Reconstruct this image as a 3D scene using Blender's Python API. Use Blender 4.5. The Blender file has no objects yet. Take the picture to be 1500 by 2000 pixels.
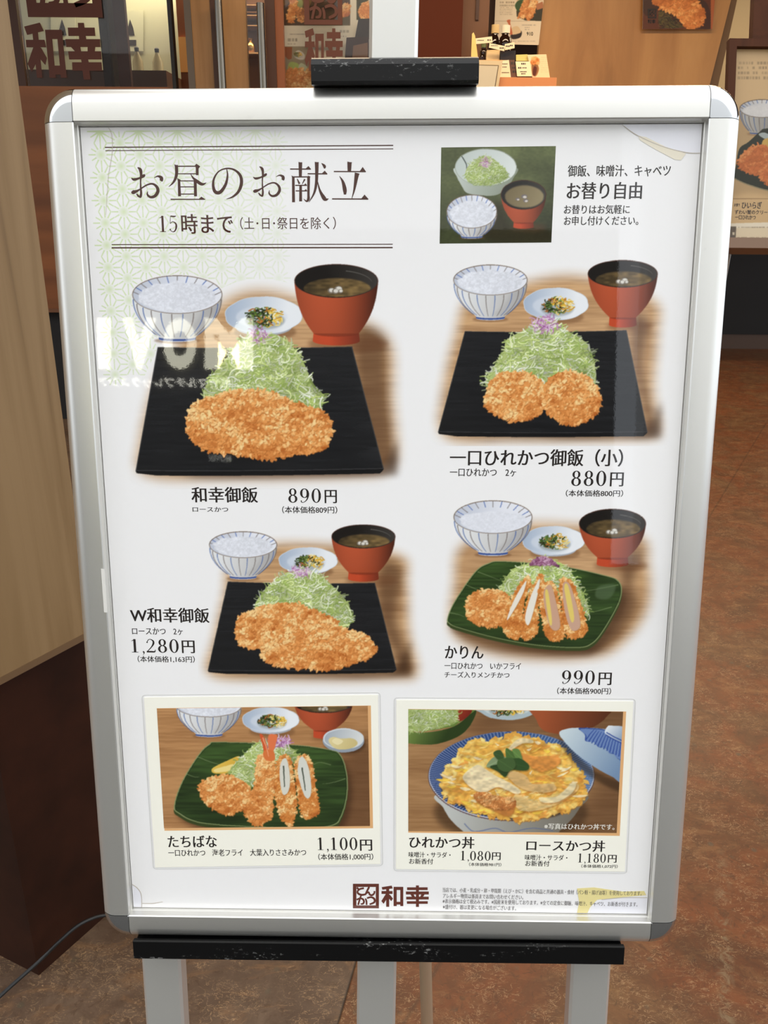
import bpy, math, random
import numpy as np
from mathutils import Matrix, Vector

S = bpy.context.scene
COL = S.collection
random.seed(4)

# ------------------------------------------------------------------ camera, sky, exposure
F = 1620.0                                   # focal length in pixels of the 1500 x 2000 frame
CAM_Z = 1.30
_down = np.array([-35.0, 4300.0, F]); _down /= np.linalg.norm(_down)      # gravity seen by the camera (x right, y down, z forward)
_up = -_down
_fw = np.array([0, 0, 1.0]) - _up * _up[2]; _fw /= np.linalg.norm(_fw)
_rt = np.cross(_fw, _up)
CAM = np.array([_rt, _fw, _up])              # camera axes -> world
cd = bpy.data.cameras.new('camera')
cam = bpy.data.objects.new('camera', cd); COL.objects.link(cam)
m = np.eye(4); m[:3, 0] = CAM[:, 0]; m[:3, 1] = -CAM[:, 1]; m[:3, 2] = -CAM[:, 2]; m[:3, 3] = (0, 0, CAM_Z)
cam.matrix_world = Matrix(m.tolist())
cd.sensor_fit = 'AUTO'; cd.sensor_width = 36.0; cd.lens = F * 36.0 / 2000.0
cd.clip_start = 0.02; cd.clip_end = 200
S.camera = cam

SKY = 2.05
w = bpy.data.worlds.new('overcast_sky'); S.world = w; w.use_nodes = True
nt = w.node_tree; nt.nodes.clear()
out = nt.nodes.new('ShaderNodeOutputWorld'); bgn = nt.nodes.new('ShaderNodeBackground')
tc = nt.nodes.new('ShaderNodeTexCoord'); sx = nt.nodes.new('ShaderNodeSeparateXYZ'); rp = nt.nodes.new('ShaderNodeValToRGB')
rp.color_ramp.elements[0].position = 0.0; rp.color_ramp.elements[0].color = (.80, .86, .93, 1)
rp.color_ramp.elements[1].position = .8; rp.color_ramp.elements[1].color = (1.0, 1.0, 1.0, 1)
nt.links.new(tc.outputs['Generated'], sx.inputs[0]); nt.links.new(sx.outputs['Z'], rp.inputs[0])
nt.links.new(rp.outputs[0], bgn.inputs[0]); bgn.inputs[1].default_value = SKY
nt.links.new(bgn.outputs[0], out.inputs[0])

S.view_settings.view_transform = 'Standard'; S.view_settings.look = 'None'
S.view_settings.gamma = 1.0; S.view_settings.exposure = 0.0; S.view_settings.use_curve_mapping = False
S.cycles.max_bounces = 8; S.cycles.transparent_max_bounces = 12
S.cycles.use_denoising = True
S.cycles.sample_clamp_indirect = 6.0

def area(name, loc, size, power, color, rot=(0, 0, 0)):
    l = bpy.data.lights.new(name, 'AREA'); l.shape = 'RECTANGLE'; l.size, l.size_y = size; l.energy = power; l.color = color
    o = bpy.data.objects.new(name, l); o.location = loc; o.rotation_euler = rot; COL.objects.link(o); return o
WARM = (1.0, .76, .50)
area('shop_lamp_front', (0.6, 4.0, 2.93), (2.6, .25), 48, WARM)
area('shop_lamp_back', (-.6, 6.4, 2.93), (3.0, .25), 40, (1.0, .86, .62))
area('shop_lamp_right', (2.5, 5.6, 2.93), (1.4, .25), 42, WARM)

# ------------------------------------------------------------------ geometry from the picture
def ray(x, y):
    return CAM @ np.array([(x - 750.0) / F, (y - 1000.0) / F, 1.0])
EYE = np.array([0, 0, CAM_Z])
def at(x, y, Y):                             # where the line of sight meets the upright plane at depth Y
    d = ray(x, y); return EYE + d * (Y / d[1])
def on_plane(x, y, p, n):
    d = ray(x, y); return EYE + d * (np.dot(np.asarray(p) - EYE, n) / np.dot(d, n))
def on_floor(x, y, z=0.0):
    d = ray(x, y); return EYE + d * ((z - CAM_Z) / d[2])

PR = np.array([[0.9997857, -0.0084980, -0.0188766], [-0.0172803, 0.1595109, -0.9870449], [0.0113990, 0.9871596, 0.1593299]])   # poster axes u, v, n
PT = np.array([0.0050956, 0.7717161, CAM_Z - 0.3381459])
def poster_xy(x, y, n=0.0):                  # picture point -> poster plane (metres, u right, v up)
    d = ray(x, y); o = PT + PR[:, 2] * n
    q = EYE + d * (np.dot(o - EYE, PR[:, 2]) / np.dot(d, PR[:, 2])) - PT
    return np.array([q @ PR[:, 0], q @ PR[:, 1]])
PM = np.eye(4); PM[:3, :3] = PR; PM[:3, 3] = PT
POSE = Matrix(PM.tolist())
def poster_grid(X, Y):                       # the same for arrays
    d = np.stack([(X - 750.0) / F, (Y - 1000.0) / F, np.ones_like(X)], -1) @ CAM.T
    k = np.dot(PT - EYE, PR[:, 2]) / (d @ PR[:, 2])
    q = d * k[..., None] + EYE - PT
    return q @ PR[:, 0], q @ PR[:, 1]

# ------------------------------------------------------------------ helpers
def lin(c):
    c = np.asarray(c, float) / 255.0
    return np.where(c <= .04045, c / 12.92, ((c + .055) / 1.055) ** 2.4)

MATS = {}
def mat(name, col=(200, 200, 200), rough=.5, metal=0., spec=.5, coat=0., emit=0., alpha=1., trans=0., ior=1.5):
    if name in MATS:
        return MATS[name]
    m = bpy.data.materials.new(name); m.use_nodes = True
    b = m.node_tree.nodes['Principled BSDF']
    c = lin(col)
    b.inputs['Base Color'].default_value = (*c, 1)
    b.inputs['Roughness'].default_value = rough; b.inputs['Metallic'].default_value = metal
    b.inputs['Specular IOR Level'].default_value = spec; b.inputs['IOR'].default_value = ior
    b.inputs['Coat Weight'].default_value = coat; b.inputs['Coat Roughness'].default_value = .08
    b.inputs['Transmission Weight'].default_value = trans; b.inputs['Alpha'].default_value = alpha
    if emit:
        b.inputs['Emission Color'].default_value = (*c, 1); b.inputs['Emission Strength'].default_value = emit
    MATS[name] = m
    return m
def nodes(m):
    return m.node_tree.nodes, m.node_tree.links, m.node_tree.nodes['Principled BSDF']
def noise_node(m, scale, detail=4, rough=.55, vec=None, dist=0.):
    n, l, b = nodes(m)
    t = n.new('ShaderNodeTexNoise'); t.inputs['Scale'].default_value = scale; t.inputs['Detail'].default_value = detail
    t.inputs['Roughness'].default_value = rough; t.inputs['Distortion'].default_value = dist
    if vec is not None:
        l.new(vec, t.inputs['Vector'])
    return t.outputs['Fac']
def coords(m, scale=(1, 1, 1), rot=(0, 0, 0), kind='Object'):
    n, l, b = nodes(m)
    t = n.new('ShaderNodeTexCoord'); p = n.new('ShaderNodeMapping')
    p.inputs['Scale'].default_value = scale; p.inputs['Rotation'].default_value = rot
    l.new(t.outputs[kind], p.inputs['Vector'])
    return p.outputs['Vector']
def ramp(m, fac, stops):
    n, l, b = nodes(m)
    r = n.new('ShaderNodeValToRGB')
    el = r.color_ramp.elements
    while len(el) < len(stops):
        el.new(.5)
    for e, (p, c) in zip(el, stops):
        e.position = p; e.color = (*lin(c), 1)
    l.new(fac, r.inputs[0])
    return r.outputs[0]
def mix(m, fac, a, b_, kind='MIX'):
    n, l, b = nodes(m)
    x = n.new('ShaderNodeMix'); x.data_type = 'RGBA'; x.blend_type = kind
    for s, v in ((0, fac), (6, a), (7, b_)):
        if hasattr(v, 'is_linked'):
            l.new(v, x.inputs[s])
        elif s == 0:
            x.inputs[0].default_value = v
        else:
            x.inputs[s].default_value = (*lin(v), 1)
    return x.outputs[2]
def maths(m, op, a, b_=0., clamp=False):
    n, l, b = nodes(m)
    x = n.new('ShaderNodeMath'); x.operation = op; x.use_clamp = clamp
    for s, v in ((0, a), (1, b_)):
        if hasattr(v, 'is_linked'):
            l.new(v, x.inputs[s])
        else:
            x.inputs[s].default_value = v
    return x.outputs[0]
def bump(m, h, strength=.2, dist=.001):
    n, l, b = nodes(m)
    x = n.new('ShaderNodeBump'); x.inputs['Strength'].default_value = strength; x.inputs['Distance'].default_value = dist
    l.new(h, x.inputs['Height']); l.new(x.outputs[0], b.inputs['Normal'])
def base(m, sock):
    n, l, b = nodes(m); l.new(sock, b.inputs['Base Color'])

class MB:
    """collects shapes and links them as one mesh object"""
    def __init__(s):
        s.v, s.f, s.n = [], [], 0
    def add(s, verts, faces):
        s.v.append(np.asarray(verts, float)); s.f += [[i + s.n for i in f] for f in faces]; s.n += len(verts)
        return s
    def box(s, x0, x1, y0, y1, z0, z1, bev=0.):
        if bev <= 0:
            v = [(x, y, z) for x in (x0, x1) for y in (y0, y1) for z in (z0, z1)]
            return s.add(v, [(0, 1, 3, 2), (4, 6, 7, 5), (0, 4, 5, 1), (2, 3, 7, 6), (0, 2, 6, 4), (1, 5, 7, 3)])
        b = bev                                   # bevelled along z edges and top/bottom rims
        def ring(z, i):
            return [(x0 + b + i, y0 + i, z), (x1 - b - i, y0 + i, z), (x1 - i, y0 + b + i, z), (x1 - i, y1 - b - i, z), (x1 - b - i, y1 - i, z), (x0 + b + i, y1 - i, z), (x0 + i, y1 - b - i, z), (x0 + i, y0 + b + i, z)]
        return s.loft([ring(z0, b * .7), ring(z0 + b, 0), ring(z1 - b, 0), ring(z1, b * .7)], True)
    def loft(s, rings, caps=True, closed=True):
        k = len(rings[0]); v = np.vstack([np.asarray(r, float) for r in rings]); f = []
        for i in range(len(rings) - 1):
            for j in range(k if closed else k - 1):
                f.append((i * k + j, i * k + (j + 1) % k, (i + 1) * k + (j + 1) % k, (i + 1) * k + j))
        if caps:
            f.append(tuple(range(k - 1, -1, -1))); f.append(tuple(range((len(rings) - 1) * k, len(rings) * k)))
        return s.add(v, f)
    def prism(s, poly, axis_fn, d0, d1):
        """poly: 2-D outline; axis_fn(a, b, d) -> point"""
        k = len(poly)
        v = [axis_fn(a, b, d0) for a, b in poly] + [axis_fn(a, b, d1) for a, b in poly]
        f = [tuple(range(k)), tuple(range(2 * k - 1, k - 1, -1))] + [(j, k + j, k + (j + 1) % k, (j + 1) % k) for j in range(k)]
        return s.add(v, f)
    def tube(s, path, r, seg=12, caps=True):
        p = np.asarray(path, float); r = np.broadcast_to(r, len(p))
        d = np.gradient(p, axis=0); d /= np.linalg.norm(d, axis=1)[:, None]
        ref = np.array((0, 0, 1.)) if abs(d[0, 2]) < .9 else np.array((1., 0, 0))
        rings = []
        for q, t, rr in zip(p, d, r):
            a = np.cross(t, ref); a /= np.linalg.norm(a); b = np.cross(t, a)
            th = np.linspace(0, 2 * math.pi, seg, endpoint=False)
            rings.append(q + rr * (np.cos(th)[:, None] * a + np.sin(th)[:, None] * b))
        return s.loft(rings, caps)
    def lathe(s, prof, c=(0, 0, 0), seg=24):
        th = np.linspace(0, 2 * math.pi, seg, endpoint=False)
        return s.loft([np.c_[c[0] + r * np.cos(th), c[1] + r * np.sin(th), np.full(seg, c[2] + z)] for r, z in prof], True)
    def build(s, name, m, parent=None, smooth=False, colors=None, fix=True):
        me = bpy.data.meshes.new(name)
        v = np.vstack(s.v) if s.v else np.zeros((0, 3))
        me.from_pydata(v.tolist(), [], s.f)
        if fix:
            import bmesh
            bm = bmesh.new(); bm.from_mesh(me); bmesh.ops.recalc_face_normals(bm, faces=bm.faces); bm.to_mesh(me); bm.free()
        if colors is not None:
            a = me.color_attributes.new('ink', 'FLOAT_COLOR', 'POINT')
            a.data.foreach_set('color', np.c_[colors, np.ones(len(v))].astype(np.float32).ravel())
        me.materials.append(m)
        if smooth:
            me.polygons.foreach_set('use_smooth', [True] * len(me.polygons))
            try:
                me.set_sharp_from_angle(angle=math.radians(40))
            except Exception:
                pass
        o = bpy.data.objects.new(name, me); COL.objects.link(o)
        if parent is not None:
            o.parent = parent
        return o

def tag(o, label=None, cat=None, group=None, kind=None):
    if label: o['label'] = label
    if cat: o['category'] = cat
    if group: o['group'] = group
    if kind: o['kind'] = kind
    return o
def thing(name, label, cat, loc=(0, 0, 0), group=None, matrix=None):
    o = bpy.data.objects.new(name, None); COL.objects.link(o); o.empty_display_size = .05
    if matrix is not None:
        o.matrix_world = matrix
    else:
        o.location = loc
    return tag(o, label, cat, group)

def wood_mat(name, stops, axis=2, fine=1., rough=.5, coat=.0, ring=1.):
    m = mat(name, rough=rough, coat=coat)
    sc = [26 * fine] * 3; sc[axis] = 1.1
    v = coords(m, tuple(sc))
    a = noise_node(m, 1.0, 5, .6, v, .6 * ring)
    sc2 = [4.5 * fine] * 3; sc2[axis] = .35
    b_ = noise_node(m, 1.0, 3, .5, coords(m, tuple(sc2)), 1.5 * ring)
    f = maths(m, 'ADD', maths(m, 'MULTIPLY', a, .55), maths(m, 'MULTIPLY', b_, .5))
    base(m, ramp(m, f, stops))
    bump(m, a, .08, .0006)
    return m
# ------------------------------------------------------------------ floor
def line_mask(m, p, q, half, vec):
    """1 within `half` of the floor line p-q"""
    n, l, b = nodes(m)
    d = np.array(q[:2]) - np.array(p[:2]); d /= np.linalg.norm(d); nn = np.array((-d[1], d[0]))
    x = n.new('ShaderNodeVectorMath'); x.operation = 'DOT_PRODUCT'; l.new(vec, x.inputs[0]); x.inputs[1].default_value = (nn[0], nn[1], 0)
    s = maths(m, 'SUBTRACT', x.outputs['Value'], float(np.dot(nn, p[:2])))
    return s, maths(m, 'SUBTRACT', 1.0, maths(m, 'MINIMUM', maths(m, 'DIVIDE', maths(m, 'ABSOLUTE', s), half), 1.0), True)

fm = mat('stained_concrete', rough=.42, spec=.35)
fv = coords(fm)
n1 = noise_node(fm, 3.2, 6, .6, fv, .8)
n2 = noise_node(fm, 17, 8, .68, fv, 1.4)
red = ramp(fm, n1, [(.30, (88, 54, 30)), (.44, (114, 64, 34)), (.56, (100, 64, 38)), (.70, (118, 84, 52))])
brown = ramp(fm, n1, [(.30, (80, 62, 48)), (.5, (94, 74, 58)), (.72, (110, 90, 72))])
J0, J1 = on_floor(696, 1874), on_floor(660, 1998)
side, groove = line_mask(fm, J0, J1, .0035, fv)
side = maths(fm, 'ADD', side, maths(fm, 'MULTIPLY', maths(fm, 'SUBTRACT', noise_node(fm, 60, 3, .5, fv), .5), .004))
rng = fm.node_tree.nodes.new('ShaderNodeMapRange'); rng.inputs[1].default_value = -.0015; rng.inputs[2].default_value = .0015
fm.node_tree.links.new(side, rng.inputs[0])
left_is = 1 if np.dot(np.array((-(J1 - J0)[1], (J1 - J0)[0])), (np.array((-.4, 1.05)) - J0[:2])) > 0 else 0
c = mix(fm, rng.outputs[0], red if left_is else brown, brown if left_is else red)
m1 = ramp(fm, n2, [(.40, (0, 0, 0)), (.62, (255, 255, 255))])
c = mix(fm, maths(fm, 'MULTIPLY', m1, .6), c, mix(fm, .6, c, (58, 38, 24)))
m2 = ramp(fm, noise_node(fm, 7, 6, .7, coords(fm, (1, 2.2, 1)), 1.0), [(.52, (0, 0, 0)), (.68, (255, 255, 255))])
c = mix(fm, maths(fm, 'MULTIPLY', m2, .45), c, (140, 100, 62))
# pale scuffs and grey pits
sc = noise_node(fm, 46, 5, .7, coords(fm, (1.0, 1.5, 1)), 2.2)
pat = noise_node(fm, 3.1, 3, .6, coords(fm, (1.2, .5, 1)), .6)
scuff = maths(fm, 'MULTIPLY', ramp(fm, sc, [(.60, (0, 0, 0)), (.67, (255, 255, 255))]), ramp(fm, pat, [(.38, (30, 30, 30)), (.62, (225, 225, 225))]))
c = mix(fm, maths(fm, 'MULTIPLY', scuff, .6), c, (164, 130, 90))
cu_ = noise_node(fm, 30, 4, .62, coords(fm, (1.0, 1.8, 1)), 1.8)
curl = maths(fm, 'SUBTRACT', 1.0, maths(fm, 'DIVIDE', maths(fm, 'ABSOLUTE', maths(fm, 'SUBTRACT', cu_, .5)), .016), True)
pat2 = ramp(fm, noise_node(fm, 13, 3, .6, fv), [(.42, (0, 0, 0)), (.56, (255, 255, 255))])
c = mix(fm, maths(fm, 'MULTIPLY', maths(fm, 'MULTIPLY', curl, pat2), .8), c, (176, 142, 104))
blot = ramp(fm, noise_node(fm, 55, 4, .65, fv, 1.0), [(.56, (0, 0, 0)), (.66, (255, 255, 255))])
c = mix(fm, maths(fm, 'MULTIPLY', blot, .45), c, (66, 44, 28))
vo = fm.node_tree.nodes.new('ShaderNodeTexVoronoi'); vo.inputs['Scale'].default_value = 24; fm.node_tree.links.new(fv, vo.inputs['Vector'])
pit = maths(fm, 'MULTIPLY', ramp(fm, vo.outputs['Distance'], [(.10, (255, 255, 255)), (.20, (0, 0, 0))]), ramp(fm, noise_node(fm, 9, 2, .5, fv), [(.50, (0, 0, 0)), (.6, (255, 255, 255))]))
c = mix(fm, maths(fm, 'MULTIPLY', pit, .6), c, (84, 76, 60))
W0, W1 = on_floor(1418, 1990), on_floor(1412, 1720)
_, worn = line_mask(fm, W0, W1, .018, fv)
sy = fm.node_tree.nodes.new('ShaderNodeSeparateXYZ'); fm.node_tree.links.new(fv, sy.inputs[0])
near = fm.node_tree.nodes.new('ShaderNodeMapRange'); near.inputs[1].default_value = float(W1[1]) + .12; near.inputs[2].default_value = float(W1[1]) - .1
fm.node_tree.links.new(sy.outputs['Y'], near.inputs[0]); worn = maths(fm, 'MULTIPLY', worn, near.outputs[0])
c = mix(fm, maths(fm, 'MULTIPLY', maths(fm, 'MULTIPLY', worn, 1.6, True), ramp(fm, noise_node(fm, 28, 5, .7, fv, 1.5), [(.48, (0, 0, 0)), (.60, (210, 210, 210))])), c, (128, 108, 80))
_, crack = line_mask(fm, on_floor(1482, 850), on_floor(1418, 956), .006, fv)
c = mix(fm, maths(fm, 'MULTIPLY', crack, .5), c, (60, 42, 28))
c = mix(fm, groove, c, (46, 36, 26))
base(fm, c)
bump(fm, maths(fm, 'SUBTRACT', n2, maths(fm, 'MULTIPLY', groove, 2.0)), .25, .002)
tag(MB().box(-9, 9, .5, 12, -.1, 0).build('floor', fm), kind='structure')
tag(MB().box(-16, 16, -9, .499, -.1, 0).build('floor_outside_added', mat('dark_bounce_ground', (74, 72, 69), .7)), kind='structure')  # unseen ground, added dark to tone down bounce on rails and paper

# ------------------------------------------------------------------ the pale-wood pillar at the left, on its dark plinth
C0 = on_floor(76, 1905); D0 = on_floor(205, 1790); E0 = on_floor(0, 1866)
dr = (D0 - C0)[:2]; dr /= np.linalg.norm(dr); nr = np.array((dr[1], -dr[0]))          # along / out of the right face
dl = (E0 - C0)[:2]; dl /= np.linalg.norm(dl)
OV = .02
pw = np.append(C0[:2] + nr * OV, 0); nw = np.append(nr, 0)
a_ = on_plane(0, 1345, pw, nw); b_ = on_plane(165, 1243, pw, nw); e_ = on_plane(17, 0, pw, nw)
zb = float((a_[2] + b_[2]) / 2)
far = float(np.dot((b_ + e_)[:2] / 2 - pw[:2], dr)) + .006
def pil(s, t, z):                             # s along the right face, t into the pillar
    q = C0[:2] + dr * s - nr * t; return (q[0], q[1], z)
pine = wood_mat('pale_pine', [(.30, (76, 54, 29)), (.40, (114, 87, 53)), (.50, (136, 108, 70)), (.64, (150, 122, 84))], 2, .75, .55, 0, 1.4)
plinth = mat('dark_plinth', (62, 34, 22), .5, spec=.2)
base(plinth, ramp(plinth, noise_node(plinth, 8, 5, .6, coords(plinth)), [(.3, (38, 18, 9)), (.7, (56, 28, 16))]))
trimm = mat('pillar_trim', (112, 86, 58), .5)
tag(MB().loft([[pil(-.45, -OV, z), pil(far, -OV, z), pil(far, .28, z), pil(-.45, .28, z)] for z in (zb + .012, 3.0)]).build('wall_left', pine), kind='structure')
tag(MB().loft([[pil(-.45, -OV - .001, z), pil(far, -OV - .001, z), pil(far, .28, z), pil(-.45, .28, z)] for z in (zb, zb + .012)]).build('trim_1', trimm), kind='structure')
lw = C0[:2] + dl * .5
tag(MB().loft([[(C0[0], C0[1], z), pil(far + .3, 0, z), pil(far + .3, .6, z), (lw[0], lw[1], z)] for z in (0, zb)]).build('trim_2', plinth), kind='structure')

# ------------------------------------------------------------------ shop: back walls, ceiling
creamwall = mat('cream_plaster', (150, 136, 108), .8)
dark = mat('dark_brown_wall', (66, 38, 24), .55)
black = mat('black_recess', (16, 11, 9), .7)
tag(MB().box(-7, 7, 2.6, 11, 3.0, 3.2).build('ceiling', mat('ceiling_paint', (120, 104, 84), .8)), kind='structure')
tag(MB().box(-7, 7, 9.4, 9.6, 0, 3.0).build('wall_back', mat('deep_wall', (70, 48, 34), .8)), kind='structure')
# facade across the street, behind the viewer: what the glossy poster mirrors
def mirrored(x, y, Y):
    """where the line of sight through picture point (x, y) goes after the poster, at depth Y behind the viewer"""
    d = ray(x, y); p = on_plane(x, y, PT, PR[:, 2]); r = d - 2 * np.dot(d, PR[:, 2]) * PR[:, 2]
    return p + r * ((Y - p[1]) / r[1])
YF = -8.0
xr = mirrored(1206, 620, YF)[0]
fac = mat('facade_panels', (118, 118, 114), .6)
fb = fm_b = None
t_ = noise_node(fac, .8, 3, .5, coords(fac))
base(fac, ramp(fac, t_, [(.3, (92, 92, 90)), (.7, (124, 122, 116))]))
tag(MB().box(-14, xr, YF - .4, YF - .02, 0, 3.9).build('wall_front', fac), kind='structure')
tag(MB().box(-14, xr, YF - .4, YF - .02, 3.9, 8.5).build('wall_upper_reflector', mat('pale_reflector', (232, 230, 224), .6)), kind='structure')  # unseen upper facade, added pale for the metal rails to reflect
tag(MB().box(xr + .6, 16, YF - 1.4, YF - 1.0, 0, 8.5).build('wall_sky_screen', mat('white_sky_screen', (246, 245, 242), .6)), kind='structure')  # unseen wall, added to screen bright sky from the right rail
# ------------------------------------------------------------------ printed pictures: small 2-D painter (numpy)
SS = 2                                             # sub-cells per print cell

def _catmull(pts, n=8, closed=True):
    p = np.asarray(pts, float)
    out = []
    m = len(p)
    rng = range(m) if closed else range(m - 1)
    t = np.linspace(0, 1, n, endpoint=False)[:, None]
    for i in rng:
        if closed:
            a, b, c, d = p[(i - 1) % m], p[i], p[(i + 1) % m], p[(i + 2) % m]
        else:
            a, b, c, d = p[max(i - 1, 0)], p[i], p[i + 1], p[min(i + 2, m - 1)]
        out.append(0.5 * ((2 * b) + (c - a) * t + (2 * a - 5 * b + 4 * c - d) * t ** 2 + (3 * b - a - 3 * c + d) * t ** 3))
    if not closed:
        out.append(p[-1:])
    return np.vstack(out)

def _blur(a, r):
    r = int(round(r))
    if r < 1:
        return a
    for _ in range(2):
        for ax in (0, 1):
            pad = [(0, 0)] * a.ndim
            pad[ax] = (r + 1, r)
            c = np.cumsum(np.pad(a, pad, mode='edge'), axis=ax)
            n = a.shape[ax]
            hi = np.take(c, np.arange(2 * r + 1, 2 * r + 1 + n), axis=ax)
            lo = np.take(c, np.arange(0, n), axis=ax)
            a = (hi - lo) / (2 * r + 1)
    return a

def _noise(rs, h, w, sx, sy):
    """smooth value noise in 0..1, feature size sx, sy in sub-cells"""
    gh, gw = int(h / sy) + 3, int(w / sx) + 3
    g = rs.random((gh, gw))
    y = np.arange(h) / sy + rs.random()
    x = np.arange(w) / sx + rs.random()
    yi, xi = np.clip(y.astype(int), 0, gh - 2), np.clip(x.astype(int), 0, gw - 2)
    fy, fx = np.clip(y - yi, 0, 1), np.clip(x - xi, 0, 1)
    fy, fx = (fy * fy * (3 - 2 * fy))[:, None], (fx * fx * (3 - 2 * fx))[None]
    a, b = g[np.ix_(yi, xi)], g[np.ix_(yi, xi + 1)]
    c, d = g[np.ix_(yi + 1, xi)], g[np.ix_(yi + 1, xi + 1)]
    return (a * (1 - fx) + b * fx) * (1 - fy) + (c * (1 - fx) + d * fx) * fy

def ellipse(cx, cy, rx, ry, a0=0, a1=360, n=72):
    a = np.radians(np.linspace(a0, a1, n, endpoint=(a1 - a0) < 360))
    return np.c_[cx + rx * np.cos(a), cy + ry * np.sin(a)]

class Print:
    """one printed picture; everything is given in print units (x right, y down)"""
    def __init__(s, x0, y0, x1, y1, bg=(248, 247, 247), seed=1):
        s.x0, s.y0 = x0, y0
        s.w, s.h = int(round((x1 - x0) * SS)), int(round((y1 - y0) * SS))
        s.c = np.empty((s.h, s.w, 3)); s.c[:] = np.array(bg) / 255.
        s.rs = np.random.RandomState(seed)
        s.X, s.Y = np.meshgrid(x0 + (np.arange(s.w) + .5) / SS, y0 + (np.arange(s.h) + .5) / SS)
    def noise(s, sx, sy):
        return _noise(s.rs, s.h, s.w, sx * SS, sy * SS)
    def mask(s, pts):
        """(slices, coverage) of a polygon"""
        p = np.asarray(pts, float)
        u, v = (p[:, 0] - s.x0) * SS, (p[:, 1] - s.y0) * SS
        a0, a1 = int(max(np.floor(u.min()), 0)), int(min(np.ceil(u.max()) + 1, s.w))
        b0, b1 = int(max(np.floor(v.min()), 0)), int(min(np.ceil(v.max()) + 1, s.h))
        if a1 <= a0 or b1 <= b0:
            return None, None
        xs = np.arange(a0, a1) + .5
        ys = np.arange(b0, b1) + .5
        m = np.zeros((b1 - b0, a1 - a0))
        u2, v2 = np.roll(u, -1), np.roll(v, -1)
        for ua, va, ub, vb in zip(u, v, u2, v2):
            if va == vb:
                continue
            lo, hi, sg = (va, vb, 1) if va < vb else (vb, va, -1)
            r0, r1 = np.searchsorted(ys, lo), np.searchsorted(ys, hi)
            if r1 <= r0:
                continue
            xc = ua + (ys[r0:r1] - va) * (ub - ua) / (vb - va)
            m[r0:r1] += sg * np.clip(xs[None] - xc[:, None] + .5, 0, 1)
        return (slice(b0, b1), slice(a0, a1)), np.clip(np.abs(m), 0, 1)
    def fill(s, pts, col, alpha=1., soft=0.):
        """col: colour, or f(X, Y) -> (h, w, 3) in 0..255"""
        if soft > 0:
            full = s.maskfull(pts, soft)
            s.paint(full * alpha, col)
            return
        sl, m = s.mask(pts)
        if sl is None:
            return
        c = col(s.X[sl], s.Y[sl]) if callable(col) else np.array(col, float)
        m = (m * alpha)[..., None]
        s.c[sl] = s.c[sl] * (1 - m) + m * c / 255.
    def maskfull(s, pts, soft=0.):
        full = np.zeros((s.h, s.w))
        sl, m = s.mask(pts)
        if sl is not None:
            full[sl] = m
        return _blur(full, soft * SS / 2.) if soft > 0 else full
    def paint(s, m, col):
        c = col(s.X, s.Y) if callable(col) else np.array(col, float)
        s.c = s.c * (1 - m[..., None]) + m[..., None] * c / 255.
    def stroke(s, path, w0, col, w1=None, alpha=1.):
        p = np.asarray(path, float)
        w1 = w0 if w1 is None else w1
        d = np.gradient(p, axis=0)
        d /= np.linalg.norm(d, axis=1)[:, None] + 1e-9
        n = np.c_[-d[:, 1], d[:, 0]] * (np.linspace(w0, w1, len(p)) / 2)[:, None]
        s.fill(np.vstack([p + n, (p - n)[::-1]]), col, alpha)

def grad(c0, c1, x0, y0, x1, y1):
    c0, c1 = np.array(c0, float), np.array(c1, float)
    L = (x1 - x0) ** 2 + (y1 - y0) ** 2
    return lambda X, Y: c0 + (c1 - c0) * np.clip(((X - x0) * (x1 - x0) + (Y - y0) * (y1 - y0)) / L, 0, 1)[..., None]

def in_poly(pts, x, y):
    p = np.asarray(pts, float); q = np.roll(p, -1, 0)
    c = np.zeros(np.shape(x), bool)
    for (ax, ay), (bx, by) in zip(p, q):
        if ay != by:
            c ^= ((ay > y) != (by > y)) & (x < (bx - ax) * (y - ay) / (by - ay) + ax)
    return c

# ---- table, crockery
def table(P, m, light=(214, 172, 126), dark=(122, 82, 50), shade=None):
    n = P.noise(60, 3) * .5 + P.noise(25, 1.6) * .3 + P.noise(90, 12) * .5
    board = ((P.Y + 3) / 46).astype(int) % 3
    t = np.clip(n - .35 + board * .05, 0, 1)
    c = np.array(light) + (np.array(dark) - np.array(light)) * (t * .55)[..., None]
    if shade is not None:
        c = c * (1 - .62 * shade)[..., None] + np.array((78, 50, 30)) * (.62 * shade)[..., None]
    P.paint(m, lambda X, Y: c)

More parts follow.
